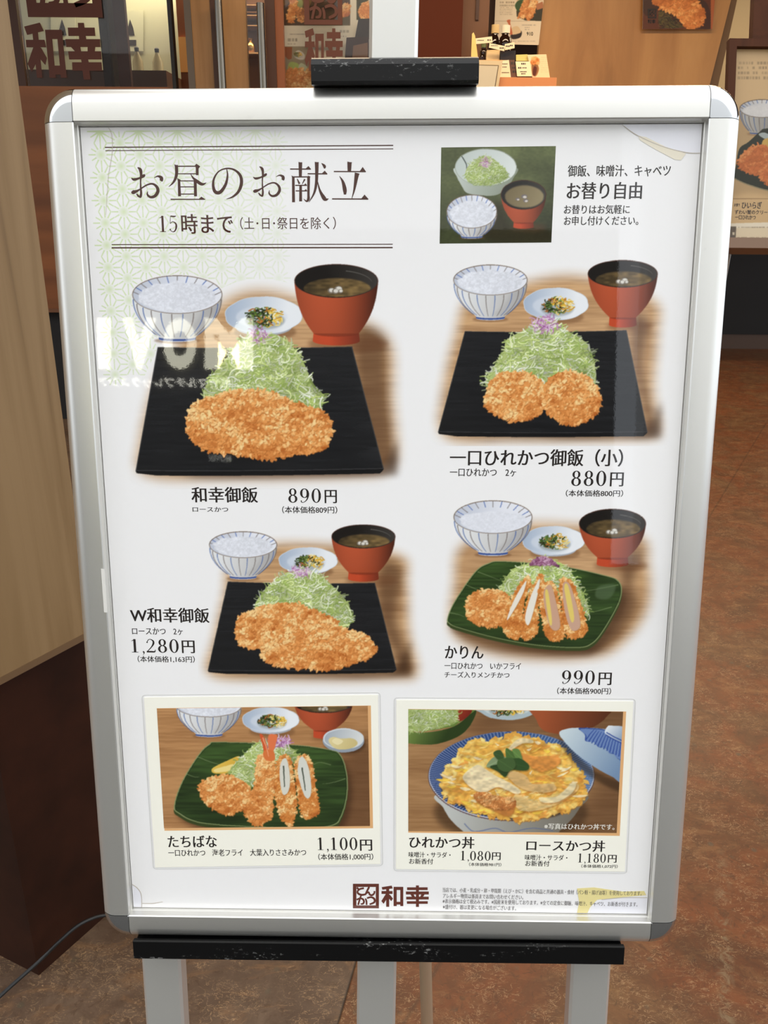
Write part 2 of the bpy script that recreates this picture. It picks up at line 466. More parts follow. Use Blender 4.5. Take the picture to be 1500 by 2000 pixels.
def rice_bowl(P, cx, cy, rx, ry, bot, fw, flat=False, tone=1.):
    """striped porcelain bowl heaped with rice; bot: lowest point of the foot, fw: half width of the foot"""
    fh = .2 * rx * .55
    by = bot - fh
    th = np.linspace(0, 1, 14)
    prof = lambda t: (rx - (rx - fw) * (t ** 2.15), cy + (by - cy) * t)
    L = [(cx - prof(t)[0], prof(t)[1]) for t in th]
    R = [(cx + prof(t)[0], prof(t)[1]) for t in th[::-1]]
    P.fill(ellipse(cx, bot - fh * .25, fw * 1.25, fh * .6), (110, 72, 45), .5, soft=3)
    foot = np.vstack([[(cx - fw, by - 1)], ellipse(cx, bot - fh * .5, fw, fh * .5, 180, 0, 20)[:, :], [(cx + fw, by - 1)]])
    P.fill(foot, (225, 228, 236))
    P.fill(np.vstack([ellipse(cx, by + fh * .05, fw, fh * .35, 180, 0, 20), ellipse(cx, by + fh * .45, fw, fh * .4, 0, 180, 20)]), (60, 84, 150))
    body = np.vstack([L, ellipse(cx, by, fw, fh * .45, 180, 0, 16), R])
    sh = grad(np.array((232, 233, 234)) * tone, np.array((186, 184, 182)) * tone, cx - rx * .5, cy, cx + rx * .9, cy + rx * .4)
    P.fill(body, sh)
    P.fill(np.vstack([[(cx + prof(t)[0], prof(t)[1]) for t in th], [(cx + prof(t)[0] - rx * .35, prof(t)[1] - 2) for t in th[::-1]]]), (150, 148, 150), .25, soft=6)
    k = 0
    for a in np.linspace(12, 168, 12):
        ca, sa = math.cos(math.radians(a)), math.sin(math.radians(a))
        pts = []
        for t in np.linspace(0.02, .93, 12):
            w, y = prof(t)
            e = ry * (1 - t) + fh * .4 * t
            pts.append((cx + w * ca, y + e * sa))
        colr = (64, 92, 160) if k % 2 else (104, 92, 88)
        P.stroke(_catmull(pts, 4, False), max(1.5, rx * .022), colr, max(.9, rx * .012), .85)
        k += 1
    P.fill(ellipse(cx, cy, rx, ry), (112, 92, 76))                    # brown rim line
    P.fill(ellipse(cx, cy + .2, rx - 1.3, ry - 1.2), grad((196, 202, 216), (236, 238, 246), cx - rx, cy, cx + rx * .3, cy))
    k = 0
    for a in np.linspace(188, 352, 13):
        ca, sa = math.cos(math.radians(a)), math.sin(math.radians(a))
        e = np.array([(cx + (rx - 1.5) * ca * q, cy + (ry - 1.2) * sa * q + (1 - q) * ry * .9) for q in (1, .93, .86, .8)])
        P.stroke(e, max(1.4, rx * .02), (66, 96, 172) if k % 2 else (120, 112, 112), None, .8)
        k += 1
    # rice heap
    rs = P.rs
    a = np.linspace(0, 2 * math.pi, 40, endpoint=False)
    rr = 1 + .05 * rs.randn(40)
    hx, hy = rx * .86, ry * .80
    heap = np.c_[cx + hx * np.cos(a) * (rr * .5 + .5), cy + ry * .12 + hy * np.sin(a) * np.where(np.sin(a) < 0, rr * (.55 if flat else .95), 1.0)]
    inner = ellipse(cx, cy + .2, rx - 1.6, ry - 1.4)
    M = P.maskfull(inner) * P.maskfull(_catmull(heap, 3), .6)
    n = P.noise(2.2, 1.8) * .55 + P.noise(5, 4) * .45
    lum = 226 + 26 * np.clip((n - .3) * 1.6, 0, 1) - np.clip((P.X - cx) / rx, -.2, 1) * 8
    if flat:
        lum = 232 + 18 * np.clip((n - .3) * 1.2, 0, 1)
    c = lum[..., None] * np.array((.975, .985, 1.02))
    P.paint(M, lambda X, Y: np.clip(c, 0, 253))

def soup_bowl(P, cx, cy, rx, ry, bot, fw, clams=True, level=.45):
    by = bot - .30 * rx
    th = np.linspace(0, 1, 14)
    prof = lambda t: (rx - (rx - fw * .98) * (.25 * t + .75 * t ** 2.6), cy + (by - cy) * t)
    L = [(cx - prof(t)[0], prof(t)[1]) for t in th]
    R = [(cx + prof(t)[0], prof(t)[1]) for t in th[::-1]]
    P.fill(ellipse(cx + fw * .5, bot - 3, fw * 1.7, fw * .4), (104, 62, 36), .45, soft=9)
    foot = np.vstack([[(cx - fw * .96, by - 2)], ellipse(cx, bot - fw * .2, fw, fw * .2, 180, 0, 20), [(cx + fw * .96, by - 2)]])
    P.fill(foot, grad((196, 76, 44), (116, 48, 30), cx - fw * .3, by, cx + fw, by))
    def body_col(X, Y):
        u = np.clip((X - cx) / rx, -1, 1)[..., None]
        base = np.array((190, 86, 52)) * (1 - .0 * u)
        t = np.clip(1.02 - (u + .3) ** 2 * .40, .4, 1.05)
        c = base * t
        v = np.clip((Y - cy) / (by - cy + 1e-6), 0, 1)[..., None]
        return np.clip(c * (1.0 - .10 * v), 0, 255)
    P.fill(np.vstack([L, ellipse(cx, by, fw * .98, fw * .12, 180, 0, 12), R]), body_col)
    P.fill(ellipse(cx, by + 1, fw * .96, fw * .14, 0, 180, 16), (110, 42, 24), .5)
    P.fill(ellipse(cx, cy, rx, ry), (70, 42, 32))
    P.fill(ellipse(cx, cy + .3, rx - 1.5, ry - 1.2), grad((26, 22, 19), (66, 62, 58), cx - rx * .2, cy, cx + rx * 1.1, cy - ry * .4))
    inner = P.maskfull(ellipse(cx, cy + .3, rx - 2.2, ry - 2.))
    soup = P.maskfull(ellipse(cx + rx * .02, cy + ry * level, rx * .80, ry * .62), 1.5) * inner
    n = P.noise(9, 4)
    c = np.array((106, 86, 52)) * (.72 + .5 * n)[..., None] * (1.05 - .45 * np.clip((cx - P.X) / rx, -.3, 1))[..., None]
    P.paint(soup * .9, lambda X, Y: c)
    P.stroke(ellipse(cx, cy + ry * .16, rx * .86, ry * .78, 285, 350, 24), 1.3, (170, 168, 160), .4, .55)
    if clams:
        for dx, dy, r in ((-.12, .52, .085), (.05, .44, .1), (-.02, .56, .08), (.1, .56, .06)):
            P.fill(ellipse(cx + dx * rx, cy + dy * ry + ry * .05, rx * r, rx * r * .8), (126, 116, 104))
            P.fill(ellipse(cx + dx * rx + rx * .012, cy + dy * ry + ry * .03, rx * r * .72, rx * r * .55), (222, 218, 208))

def pickles(P, cx, cy, rx, ry):
    rs = P.rs
    P.fill(ellipse(cx, cy + ry * .3, rx * 1.1, ry * .9), (120, 130, 130), .5, soft=3)
    for i in range(150):
        a, r = rs.random() * 6.283, math.sqrt(rs.random())
        x, y = cx + rx * r * math.cos(a), cy + ry * r * math.sin(a) * .9 - (1 - r) * ry * .35
        right = (x - cx) / rx + rs.randn() * .35
        if right > .15:
            c = [(236, 196, 76), (246, 222, 130), (206, 150, 50), (240, 236, 214), (226, 178, 64)][rs.randint(5)]
        else:
            c = [(48, 66, 30), (82, 112, 44), (36, 44, 24), (176, 104, 46), (110, 136, 62), (58, 60, 34)][rs.randint(6)]
        L, an = rx * (.10 + .16 * rs.random()), rs.random() * 3.14
        d = np.array((math.cos(an), math.sin(an) * .7)) * L
        k = np.array((-d[1], d[0])) * .5 * rs.randn()
        P.stroke(_catmull([(x - d[0], y - d[1]), (x + k[0], y + k[1]), (x + d[0], y + d[1])], 4, False), rx * .085, c, rx * .04)

def pickle_dish(P, cx, cy, rx, ry, bot, pick=True):
    a = np.radians(np.arange(0, 360, 3))
    sc = 1 + .028 * np.abs(np.sin(a * 4 + .4)) - .02
    rim = np.c_[cx + rx * sc * np.cos(a), cy + ry * sc * np.sin(a)]
    P.fill(ellipse(cx + 3, bot - ry * .2, rx * .8, ry * .45), (110, 74, 46), .5, soft=5)
    P.fill(np.vstack([rim[:61], ellipse(cx, bot - ry * .45, rx * .72, ry * .45, 180, 0, 24)]), grad((196, 206, 222), (160, 160, 164), cx - rx, cy, cx + rx, bot))
    P.fill(rim, (214, 222, 234))
    P.fill(np.c_[cx + (rx * sc - 1.2) * np.cos(a), cy + (ry * sc - 1.) * np.sin(a)], grad((168, 184, 206), (240, 243, 247), cx - rx, cy - ry * .3, cx + rx * .55, cy + ry * .3))
    P.fill(ellipse(cx - rx * .05, cy + ry * .10, rx * .66, ry * .58), (222, 228, 238), .6, soft=3)
    if pick:
        pickles(P, cx + rx * .04, cy + ry * .12, rx * .46, ry * .52)

def cabbage(P, outline, n=700, seed=3, onion=None, tone=1., wmul=1.):
    """heap of shredded cabbage inside an outline"""
    o = _catmull(outline, 6)
    rs = np.random.RandomState(seed)
    x0, y0 = o.min(0); x1, y1 = o.max(0)
    S = (x1 - x0)
    w_, h_ = max(8, int(S / 5)), max(8, int((y1 - y0) / 5))
    lump = _noise(rs, h_ + 2, w_ + 2, 2.6, 2.2)
    P.fill(o, grad(np.array((190, 204, 132)) * tone, np.array((160, 178, 104)) * tone, x0, y0, x1, y1))
    n = int(n * 1.15)
    for i in range(n):
        for _ in range(8):
            x, y = x0 + S * rs.random(), y0 + (y1 - y0) * rs.random()
            if in_poly(o, np.array([x]), np.array([y]))[0]:
                break
        else:
            continue
        f = i / n
        e = lump[int((y - y0) / (y1 - y0) * h_), int((x - x0) / S * w_)]
        lit = .80 + .18 * f + .42 * (e - .5) + .10 * (1 - (y - y0) / (y1 - y0)) - .20 * max(0, (x - (x0 + x1) / 2) / S)
        c = np.array([(200, 214, 134), (222, 232, 168), (236, 242, 204), (247, 250, 230), (176, 198, 108)][rs.randint(5)]) * min(lit, 1.05) * tone
        L = S * (.03 + .07 * rs.random())
        an = rs.random() * 6.283
        bend = rs.randn() * .95
        p = [np.array((0., 0.))]
        for k in range(5):
            an += bend * .45
            p.append(p[-1] + np.array((math.cos(an), math.sin(an) * .8)) * L / 5 * 1.6)
        p = np.array(p); p += np.array((x, y)) - p[2]
        w = max(1.1, S * (.006 + .011 * rs.random()) * wmul)
        q = _catmull(p, 3, False)
        P.stroke(q + np.array((.4, .9)), w * 1.2, (104, 136, 56), w * .8, .38)
        P.stroke(q, w, np.clip(c, 0, 252), w * .55, .95)
    if onion is not None:
        ox, oy, r1, r2 = onion
        for i in range(64):
            a = rs.random() * 6.283
            r = math.sqrt(rs.random())
            x, y = ox + r1 * r * math.cos(a), oy + r2 * r * math.sin(a)
            an = rs.random() * 6.283
            c = [(186, 124, 178), (208, 160, 204), (234, 212, 230), (160, 98, 154), (222, 190, 218)][rs.randint(5)]
            p = [np.array((x, y))]
            bend = rs.randn()
            for k in range(4):
                an += bend * .4
                p.append(p[-1] + np.array((math.cos(an), math.sin(an))) * r1 * .13)
            P.stroke(_catmull(p, 3, False), r1 * .10, c, r1 * .05)

def crumbs(P, outline, seed=5, size=4.2, base=(236, 160, 88), dark=(190, 106, 44), light=(252, 212, 148), dens=1., light_dir=(-.35, -.75), rough=1., dome=.5):
    """panko crust: a cloud of ragged flakes shaded as a low, lumpy dome"""
    size = size * 1.02
    o = _catmull(outline, 6)
    rs = np.random.RandomState(seed)
    x0, y0 = o.min(0); x1, y1 = o.max(0)
    cx, cy = (x0 + x1) / 2, (y0 + y1) / 2
    rx, ry = (x1 - x0) / 2, (y1 - y0) / 2
    base, dark, light = (np.array(c, float) for c in (base, dark, light))
    n = int(dens * 2.5 * (rx * ry * 3.14) / (size * size))
    P.fill(o + np.array((0, size * .5)), (60, 36, 16), .5, soft=3)
    P.fill(o, base * .6 + dark * .4)
    gw, gh = max(6, int(2 * rx / 3)), max(6, int(2 * ry / 3))
    hgt = _noise(rs, gh + 2, gw + 2, 7.5 * size / 4.4, 6.5 * size / 4.4) + .5 * _noise(rs, gh + 2, gw + 2, 2.6, 2.4)
    gy, gx = np.gradient(hgt)
    relief = np.clip((-gx * .35 - gy * .9) * 4.2, -1, 1) * .62 + (hgt - .75) * .55
    per = len(o)
    pts = []
    k = 0
    while len(pts) < n and k < n * 6:
        k += 1
        if len(pts) < n * .14:
            q = o[rs.randint(per)]
            x, y = q + rs.randn(2) * size * .32 * rough
        else:
            x, y = x0 + (x1 - x0) * rs.random(), y0 + (y1 - y0) * rs.random()
            if not in_poly(o, np.array([x]), np.array([y]))[0]:
                continue
        pts.append((x, y))
    pts = np.array(pts)
    order = np.argsort(pts[:, 1] + rs.randn(len(pts)) * size * 1.5)
    for x, y in pts[order]:
        u, v = (x - cx) / rx, (y - cy) / ry
        i, j = int(np.clip((v + 1) / 2 * gh, 0, gh)), int(np.clip((u + 1) / 2 * gw, 0, gw))
        t = .55 + dome * .5 * (light_dir[0] * u + light_dir[1] * v) * .7 + relief[i, j] + rs.randn() * .17 - .14 * max(0, u * u + v * v - .75)
        c = base + (light - base) * min(max((t - .5) * 2, 0), 1) + (dark - base) * min(max((.5 - t) * 1.5, 0), 1.15)
        r = size * (.40 + .6 * rs.random())
        m = rs.randint(6, 9)
        a = (np.arange(m) + .7 * rs.random(m)) / m * 6.283
        rr = r * (.55 + .6 * rs.random(m))
        rot = rs.random() * 3.14
        fx = np.cos(a) * rr * 1.3; fy = np.sin(a) * rr * .75
        poly = np.c_[x + fx * math.cos(rot) - fy * math.sin(rot), y + fx * math.sin(rot) + fy * math.cos(rot)]
        P.fill(poly + np.array((size * .1, size * .24)), dark * .82, .38)
        P.fill(poly, np.clip(c, 0, 253), .94)
        if t > .6:
            P.fill(poly * .5 + np.array((x - size * .1, y - size * .18)) * .5, np.clip(c * 1.05 + 8, 0, 254), .6)

def black_plate(P, tl, tr, br, bl, thick=7):
    tl, tr, br, bl = (np.array(q, float) for q in (tl, tr, br, bl))
    def edge(a, b, bow, n=14):
        t = np.linspace(0, 1, n, endpoint=False)[:, None]
        return a + (b - a) * t + np.array((0, 1.)) * (np.sin(t * math.pi) * bow)
    lip = np.vstack([edge(bl, br, 2), [br], [br + (-3, thick * .5)], edge(br + (-8, thick), bl + (10, thick), 2), [bl + (2, thick * .5)]])
    P.fill(np.vstack([bl + (8, thick + 6), br + (26, thick + 3), br + (26, -60), br]), (50, 30, 16), .55, soft=14)
    P.fill(lip, (20, 19, 20))
    out = np.vstack([edge(tl, tr, 2.5), edge(tr, br, 0), edge(br, bl, 2), edge(bl, tl, 0)])
    P.fill(out, (62, 61, 62))
    c = out.mean(0)
    ins = c + (out - c) * np.array((.992, .988))
    M = P.maskfull(ins)
    n = P.noise(70, 4) * .6 + P.noise(30, 2.5) * .4
    w = (tr - tl)[0]
    u = (P.X - tl[0]) / (br[0] - bl[0])
    lum = 27 + 12 * n + 26 * np.clip((u - .78) * 3.2, 0, 1) * np.clip(np.sin(P.Y / 9.5 + n * 4), 0, 1)
    lum = lum - 6 * np.clip((P.Y - tl[1]) / (bl[1] - tl[1]), 0, 1)
    colr = lum[..., None] * np.array((.98, .99, 1.05))
    P.paint(M, lambda X, Y: colr)

def green_plate(P, outline, veins=()):
    o = _catmull(outline, 8)
    c = o.mean(0)
    P.fill(o + np.array((8, 14)), (56, 34, 18), .6, soft=12)
    P.fill(o + np.array((0, 6)), (58, 70, 34))
    P.fill(o, (138, 150, 100))
    P.fill(c + (o - c) * np.array((.988, .982)), (38, 56, 26))
    M = P.maskfull(c + (o - c) * np.array((.978, .966)))
    n = P.noise(40, 3) * .5 + P.noise(80, 30) * .5
    d = np.clip((P.Y - o[:, 1].min()) / (o[:, 1].max() - o[:, 1].min()), 0, 1)
    colr = np.array((52, 74, 34)) * (.62 + .75 * n)[..., None] * (1.12 - .35 * d)[..., None]
    P.paint(M, lambda X, Y: colr)
    for v in veins:
        P.stroke(_catmull(v, 6, False), 1.5, (150, 166, 118), .6, .6)
def from_crop(ox, oy, sc):
    return lambda *q: [(ox + x / sc, oy + y / sc) for x, y in q]

def vignette(P, blob, soft, shade_blob=None, light=(214, 172, 126)):
    m = P.maskfull(_catmull(blob, 6), soft)
    sh = P.maskfull(_catmull(shade_blob, 6), soft * .8) if shade_blob is not None else None
    table(P, np.clip(m * 1.05, 0, 1), light=light, shade=sh)

def pic_pork_set():
    P = Print(232, 500, 806, 956, seed=11)
    c = from_crop(180, 490, 2.419)
    vignette(P, c((560, 290), (800, 190), (1180, 300), (1400, 420), (1420, 700), (1440, 960), (1400, 1030), (1300, 1060), (700, 1075), (260, 1060), (230, 900), (330, 560)), 26,
             c((1250, 380), (1390, 380), (1390, 560), (1420, 880), (1440, 1040), (1200, 1080), (500, 1080), (560, 1000), (1200, 1000), (1250, 700)))
    pickle_dish(P, 515, 616, 76, 37, 656)
    rice_bowl(P, 346.5, 575.5, 88, 37.5, 668, 36)
    soup_bowl(P, 657, 549, 82, 33, 675, 46)
    black_plate(P, (308, 678), (688, 677), (750, 916), (265, 920), 9)
    cabbage(P, c((800, 388), (700, 420), (640, 500), (560, 600), (525, 690), (600, 760), (900, 760), (1060, 750), (1095, 690), (1040, 620), (985, 500), (900, 410)), 760, 21, (507, 655, 18, 15))
    crumbs(P, c((455, 790), (480, 730), (560, 695), (640, 672), (760, 660), (860, 680), (960, 720), (1060, 750), (1115, 790), (1125, 850), (1110, 910), (1060, 945), (960, 960), (850, 980), (760, 970), (660, 960), (560, 945), (490, 900), (455, 850)), 5, 5.4)
    return P

def pic_fillet_set():
    P = Print(836, 496, 1326, 872, seed=12)
    c = from_crop(820, 490, 2.586)
    vignette(P, c((250, 240), (500, 170), (800, 130), (1180, 250), (1200, 420), (1180, 700), (1210, 900), (1120, 950), (500, 955), (130, 940), (120, 700), (180, 430)), 24,
             c((1080, 330), (1160, 380), (1120, 560), (1180, 850), (1200, 940), (900, 955), (300, 955), (700, 930), (1120, 900), (1080, 600)))
    pickle_dish(P, 1086, 594, 64, 32, 626)
    rice_bowl(P, 958, 547, 72.5, 30, 626, 28)
    soup_bowl(P, 1216.5, 535, 68.5, 27, 640, 27)
    black_plate(P, (908, 647), (1224, 645), (1265, 844), (855.6, 844), 8)
    cabbage(P, c((640, 345), (530, 400), (440, 450), (420, 520), (350, 620), (350, 690), (600, 730), (850, 720), (890, 650), (880, 560), (845, 470), (740, 400)), 720, 22, (1066, 632, 26, 15))
    crumbs(P, c((330, 740), (360, 660), (430, 620), (520, 615), (600, 650), (625, 720), (615, 800), (560, 845), (480, 860), (390, 830), (340, 790)), 6, 4.8)
    crumbs(P, c((625, 760), (640, 670), (720, 615), (810, 620), (880, 670), (910, 740), (890, 820), (840, 855), (770, 880), (690, 850), (640, 810)), 7, 4.8)
    return P

def pic_double_set():
    P = Print(386, 1016, 836, 1350, seed=13)
    c = from_crop(220, 1000, 2.419)
    vignette(P, c((560, 240), (800, 150), (1340, 200), (1390, 330), (1400, 560), (1440, 760), (1330, 790), (800, 790), (460, 770), (480, 600), (530, 380)), 22,
             c((1270, 250), (1370, 280), (1340, 500), (1400, 700), (1400, 790), (1000, 800), (600, 795), (1000, 765), (1330, 740), (1260, 500)))
    pickle_dish(P, 602, 1095, 58, 26, 1122)
    rice_bowl(P, 475, 1064, 66.5, 26, 1132, 26)
    soup_bowl(P, 710, 1048, 62.5, 23.5, 1136.5, 30)
    black_plate(P, (445, 1136), (732.6, 1138.5), (775, 1308), (406, 1310), 6)
    cabbage(P, c((890, 272), (800, 300), (720, 370), (675, 455), (800, 520), (1050, 540), (1105, 545), (1135, 500), (1110, 430), (1060, 370), (980, 300)), 620, 23, (589, 1116, 18, 9))
    crumbs(P, c((585, 570), (600, 500), (680, 460), (780, 438), (880, 440), (980, 480), (1060, 530), (900, 600), (720, 580), (700, 635), (640, 640), (600, 612)), 8, 4.4)
    crumbs(P, c((705, 660), (715, 560), (780, 505), (900, 488), (1020, 512), (1080, 550), (1180, 575), (1225, 620), (1240, 655), (1200, 690), (1120, 720), (1030, 745), (940, 740), (830, 735), (760, 715), (715, 690)), 9, 4.6)
    return P

def cut_piece(P, outline, white, seed, inner=(236, 226, 204), size=3.4, line=None, core=None, corecol=(232, 206, 110)):
    crumbs(P, outline, seed, size, base=(226, 146, 72), dome=.3)
    w = _catmull(white, 6)
    P.fill(w + np.array((.6, .6)), (170, 120, 60), .8)
    P.fill(w, inner)
    if core is not None:
        k = _catmull(core, 5)
        P.fill(k, corecol)
    if line is not None:
        P.stroke(_catmull(line, 5, False), 2.4, (50, 58, 44), 1.4)

def pic_assorted_set():
    P = Print(852, 966, 1306, 1346, seed=14)
    c = from_crop(840, 960, 3.125)
    vignette(P, c((200, 330), (560, 200), (1250, 260), (1330, 450), (1330, 700), (1200, 900), (1000, 1010), (500, 1010), (150, 880), (150, 560)), 24,
             c((1150, 380), (1300, 380), (1230, 560), (1260, 700), (1100, 950), (900, 1010), (400, 990), (150, 880), (500, 930), (1000, 930), (1170, 600)))
    pickle_dish(P, 1081, 1056, 61.5, 28.5, 1087)
    rice_bowl(P, 963, 1010, 77, 32.5, 1086, 29, flat=True)
    soup_bowl(P, 1196.5, 1023, 65.5, 29, 1108, 31, level=.35)
    green_plate(P, c((105, 775), (150, 670), (270, 495), (350, 440), (450, 425), (800, 455), (1080, 515), (1150, 545), (1172, 600), (1150, 690), (1060, 850), (990, 930), (900, 955), (650, 940), (400, 895), (180, 835), (118, 808)),
                [c((290, 490), (370, 520), (430, 545)), c((220, 570), (290, 600), (330, 610)), c((1150, 570), (1000, 600), (920, 610)), c((1110, 705), (1000, 735), (930, 740)), c((120, 740), (170, 750), (210, 765))])
    P.fill(_catmull(c((1030, 580), (1130, 570), (1110, 640), (1060, 660), (1010, 640)), 6), (96, 116, 84), .55, soft=3)
    cabbage(P, c((690, 405), (600, 440), (500, 480), (430, 600), (480, 640), (800, 640), (950, 760), (965, 700), (900, 560), (850, 480), (780, 430)), 620, 24, None)
    crumbs(P, c((612, 448), (640, 412), (690, 400), (745, 418), (785, 458), (740, 446), (690, 450)), 44, 2.6, base=(156, 96, 130), dark=(104, 56, 88), light=(226, 190, 214))
    crumbs(P, c((222, 720), (240, 640), (310, 605), (400, 600), (470, 640), (485, 720), (450, 790), (380, 828), (290, 810), (235, 770)), 10, 4.2)
    cut_piece(P, c((590, 522), (610, 570), (575, 660), (558, 800), (535, 890), (485, 885), (446, 830), (465, 730), (525, 610)), c((588, 545), (560, 640), (478, 780), (478, 750), (525, 640)), 31, (240, 232, 218))
    cut_piece(P, c((670, 512), (692, 550), (665, 650), (655, 800), (645, 865), (590, 903), (556, 870), (568, 780), (605, 630)), c((672, 535), (650, 660), (605, 812), (580, 775), (605, 670), (640, 585)), 32, (238, 232, 220))
    cut_piece(P, c((690, 565), (740, 555), (768, 600), (792, 700), (822, 830), (812, 890), (760, 910), (712, 880), (690, 790), (668, 640)), c((706, 588), (742, 578), (775, 700), (795, 820), (760, 850), (722, 800), (692, 650)), 33, (206, 164, 138),
              core=c((703, 622), (722, 615), (745, 795), (728, 800)))
    cut_piece(P, c((795, 548), (850, 540), (885, 600), (920, 700), (950, 800), (945, 868), (880, 895), (832, 860), (808, 720)), c((812, 565), (848, 560), (880, 640), (912, 760), (915, 830), (870, 850), (838, 790), (815, 680)), 34, (206, 166, 142),
              core=c((820, 590), (845, 580), (880, 765), (858, 785)))
    return P

def pic_refill():
    P = Print(856, 282, 1088, 482, bg=(248, 247, 247), seed=15)
    c = from_crop(820, 230, 2.586)
    quad = c((108, 150), (687, 143), (664, 630), (100, 636))
    n = P.noise(50, 30) * .6 + P.noise(5, 3) * .25 + P.noise(90, 60) * .3
    v = np.clip((P.Y - 288) / 190, 0, 1)
    colr = (np.array((100, 108, 68)) * (1 - .42 * v)[..., None]) * (.72 + .5 * n)[..., None]
    full = np.ones((P.h, P.w))
    P.paint(full, lambda X, Y: colr)
    P.fill(_catmull(c((400, 420), (480, 560), (640, 560), (660, 630), (380, 630), (300, 560)), 6), (44, 34, 18), .6, soft=14)
    # large pale bowl of cabbage
    P.fill(_catmull(c((178, 252), (188, 300), (215, 350), (250, 384), (380, 392), (440, 350), (475, 300), (488, 252), (330, 240)), 6), grad((206, 214, 208), (132, 140, 122), 890, 320, 1010, 380))
    P.fill(ellipse(948.8, 326.5, 60.5, 36.5), (150, 158, 140))
    P.fill(ellipse(948.8, 327, 59.3, 35.4), grad((196, 206, 200), (226, 232, 228), 890, 300, 1000, 340))
    P.stroke(_catmull(c((212, 195), (235, 235), (236, 262)), 5, False), 2, (50, 60, 54), 1.2)
    cabbage(P, c((238, 315), (235, 260), (290, 205), (350, 195), (425, 255), (445, 300), (390, 332), (300, 342)), 420, 25, (948, 317, 11, 9), tone=.98)
    soup_bowl(P, 1022.5, 380.5, 44.5, 29, 447, 20, clams=False, level=.12)
    m = P.maskfull(ellipse(1024, 384, 38, 22), 2)
    P.paint(m, grad((116, 102, 72), (152, 138, 104), 990, 370, 1060, 400))
    for q in ((1011, 389, 4), (1024, 384, 6), (1027, 392, 5)):
        P.fill(ellipse(q[0], q[1], q[2], q[2] * .7), (120, 112, 112)); P.fill(ellipse(q[0] + 1, q[1] + 1, q[2] * .6, q[2] * .4), (214, 206, 198))
    rice_bowl(P, 921.5, 413, 49.5, 33, 466, 21)
    return P, quad

def pic_shrimp_card():
    P = Print(300, 1374, 732, 1624, seed=16)
    c = from_crop(270, 1350, 3.0)
    full = np.ones((P.h, P.w))
    sh = P.maskfull(c((1200, 300), (1400, 250), (1400, 900), (700, 860), (1100, 780)), 40)
    table(P, full, light=(196, 146, 96), dark=(112, 70, 38), shade=sh)
    rice_bowl(P, 408.5, 1378, 64, 22, 1439, 26)
    soup_bowl(P, 632, 1374, 57, 18, 1442, 20)
    pickle_dish(P, 529, 1405, 56, 25, 1433)
    # small dish of sauce
    P.fill(ellipse(674, 1452, 40, 20), (50, 30, 16), .6, soft=6)
    P.fill(ellipse(671, 1446, 40.5, 23), (150, 160, 172))
    P.fill(ellipse(671, 1442, 40, 20.5), (214, 220, 226))
    P.fill(ellipse(671, 1442.5, 37, 18.5), grad((170, 180, 190), (222, 224, 222), 640, 1430, 700, 1450))
    P.fill(_catmull(c((1115, 290), (1140, 265), (1190, 275), (1260, 275), (1285, 305), (1240, 335), (1160, 335)), 6), grad((232, 216, 160), (206, 188, 128), 640, 1435, 695, 1460))
    P.fill(_catmull(c((1135, 290), (1160, 272), (1200, 290), (1170, 312)), 6), (244, 232, 186), .8)
    green_plate(P, c((212, 660), (258, 525), (350, 375), (415, 308), (480, 294), (900, 310), (1115, 338), (1185, 368), (1222, 470), (1226, 600), (1192, 730), (1130, 788), (900, 800), (400, 775), (235, 712)),
                [c((340, 380), (450, 420), (560, 450)), c((1215, 510), (1130, 535), (1080, 540)), c((1130, 430), (1060, 415), (1000, 440)), c((280, 480), (330, 500), (360, 500))])
    P.fill(_catmull(c((433, 452), (500, 415), (590, 378), (570, 430), (540, 475), (450, 480)), 5), grad((240, 206, 96), (214, 168, 60), 420, 1480, 450, 1510))
    P.fill(_catmull(c((445, 458), (500, 440), (560, 425), (540, 462), (460, 474)), 5), (246, 226, 150), .9)
    cabbage(P, c((700, 300), (620, 370), (560, 430), (535, 480), (600, 530), (660, 560), (740, 500), (900, 420), (940, 400), (920, 350), (860, 315), (780, 300)), 460, 26, (546, 1449, 24, 7), tone=.98)
    crumbs(P, c((365, 585), (368, 535), (450, 500), (540, 492), (650, 560), (655, 620), (605, 690), (520, 720), (440, 680), (385, 635)), 12, 4.2)
    crumbs(P, c((700, 400), (760, 370), (800, 420), (798, 560), (785, 640), (785, 710), (755, 752), (690, 780), (632, 722), (622, 660), (680, 560)), 13, 4.0)
    for q, k in ((((712, 252), (735, 262), (765, 350), (775, 385), (745, 380), (728, 310)), (214, 92, 50)), (((765, 255), (800, 250), (816, 262), (800, 330), (775, 380), (762, 320)), (230, 122, 76)), (((735, 350), (790, 345), (800, 400), (745, 400)), (222, 120, 64))):
        P.fill(_catmull(c(*q), 5), k)
    P.stroke(_catmull(c((730, 270), (752, 330), (765, 380)), 5, False), 2, (244, 176, 138), 1)
    cut_piece(P, c((832, 388), (880, 385), (905, 470), (926, 640), (908, 760), (880, 780), (822, 700), (800, 500)), c((845, 400), (872, 400), (890, 500), (882, 580), (852, 605), (833, 540), (830, 450)), 35, (222, 220, 208), line=c((852, 435), (855, 500), (858, 560)))
    cut_piece(P, c((938, 390), (990, 380), (1022, 450), (1045, 600), (1056, 705), (985, 740), (950, 680), (920, 470)), c((945, 395), (970, 387), (1000, 450), (1015, 570), (1000, 625), (970, 600), (936, 480)), 36, (220, 220, 210), line=c((960, 445), (970, 510), (980, 580)))
    return P, c((110, 100), (1345, 84), (1358, 787), (152, 800))

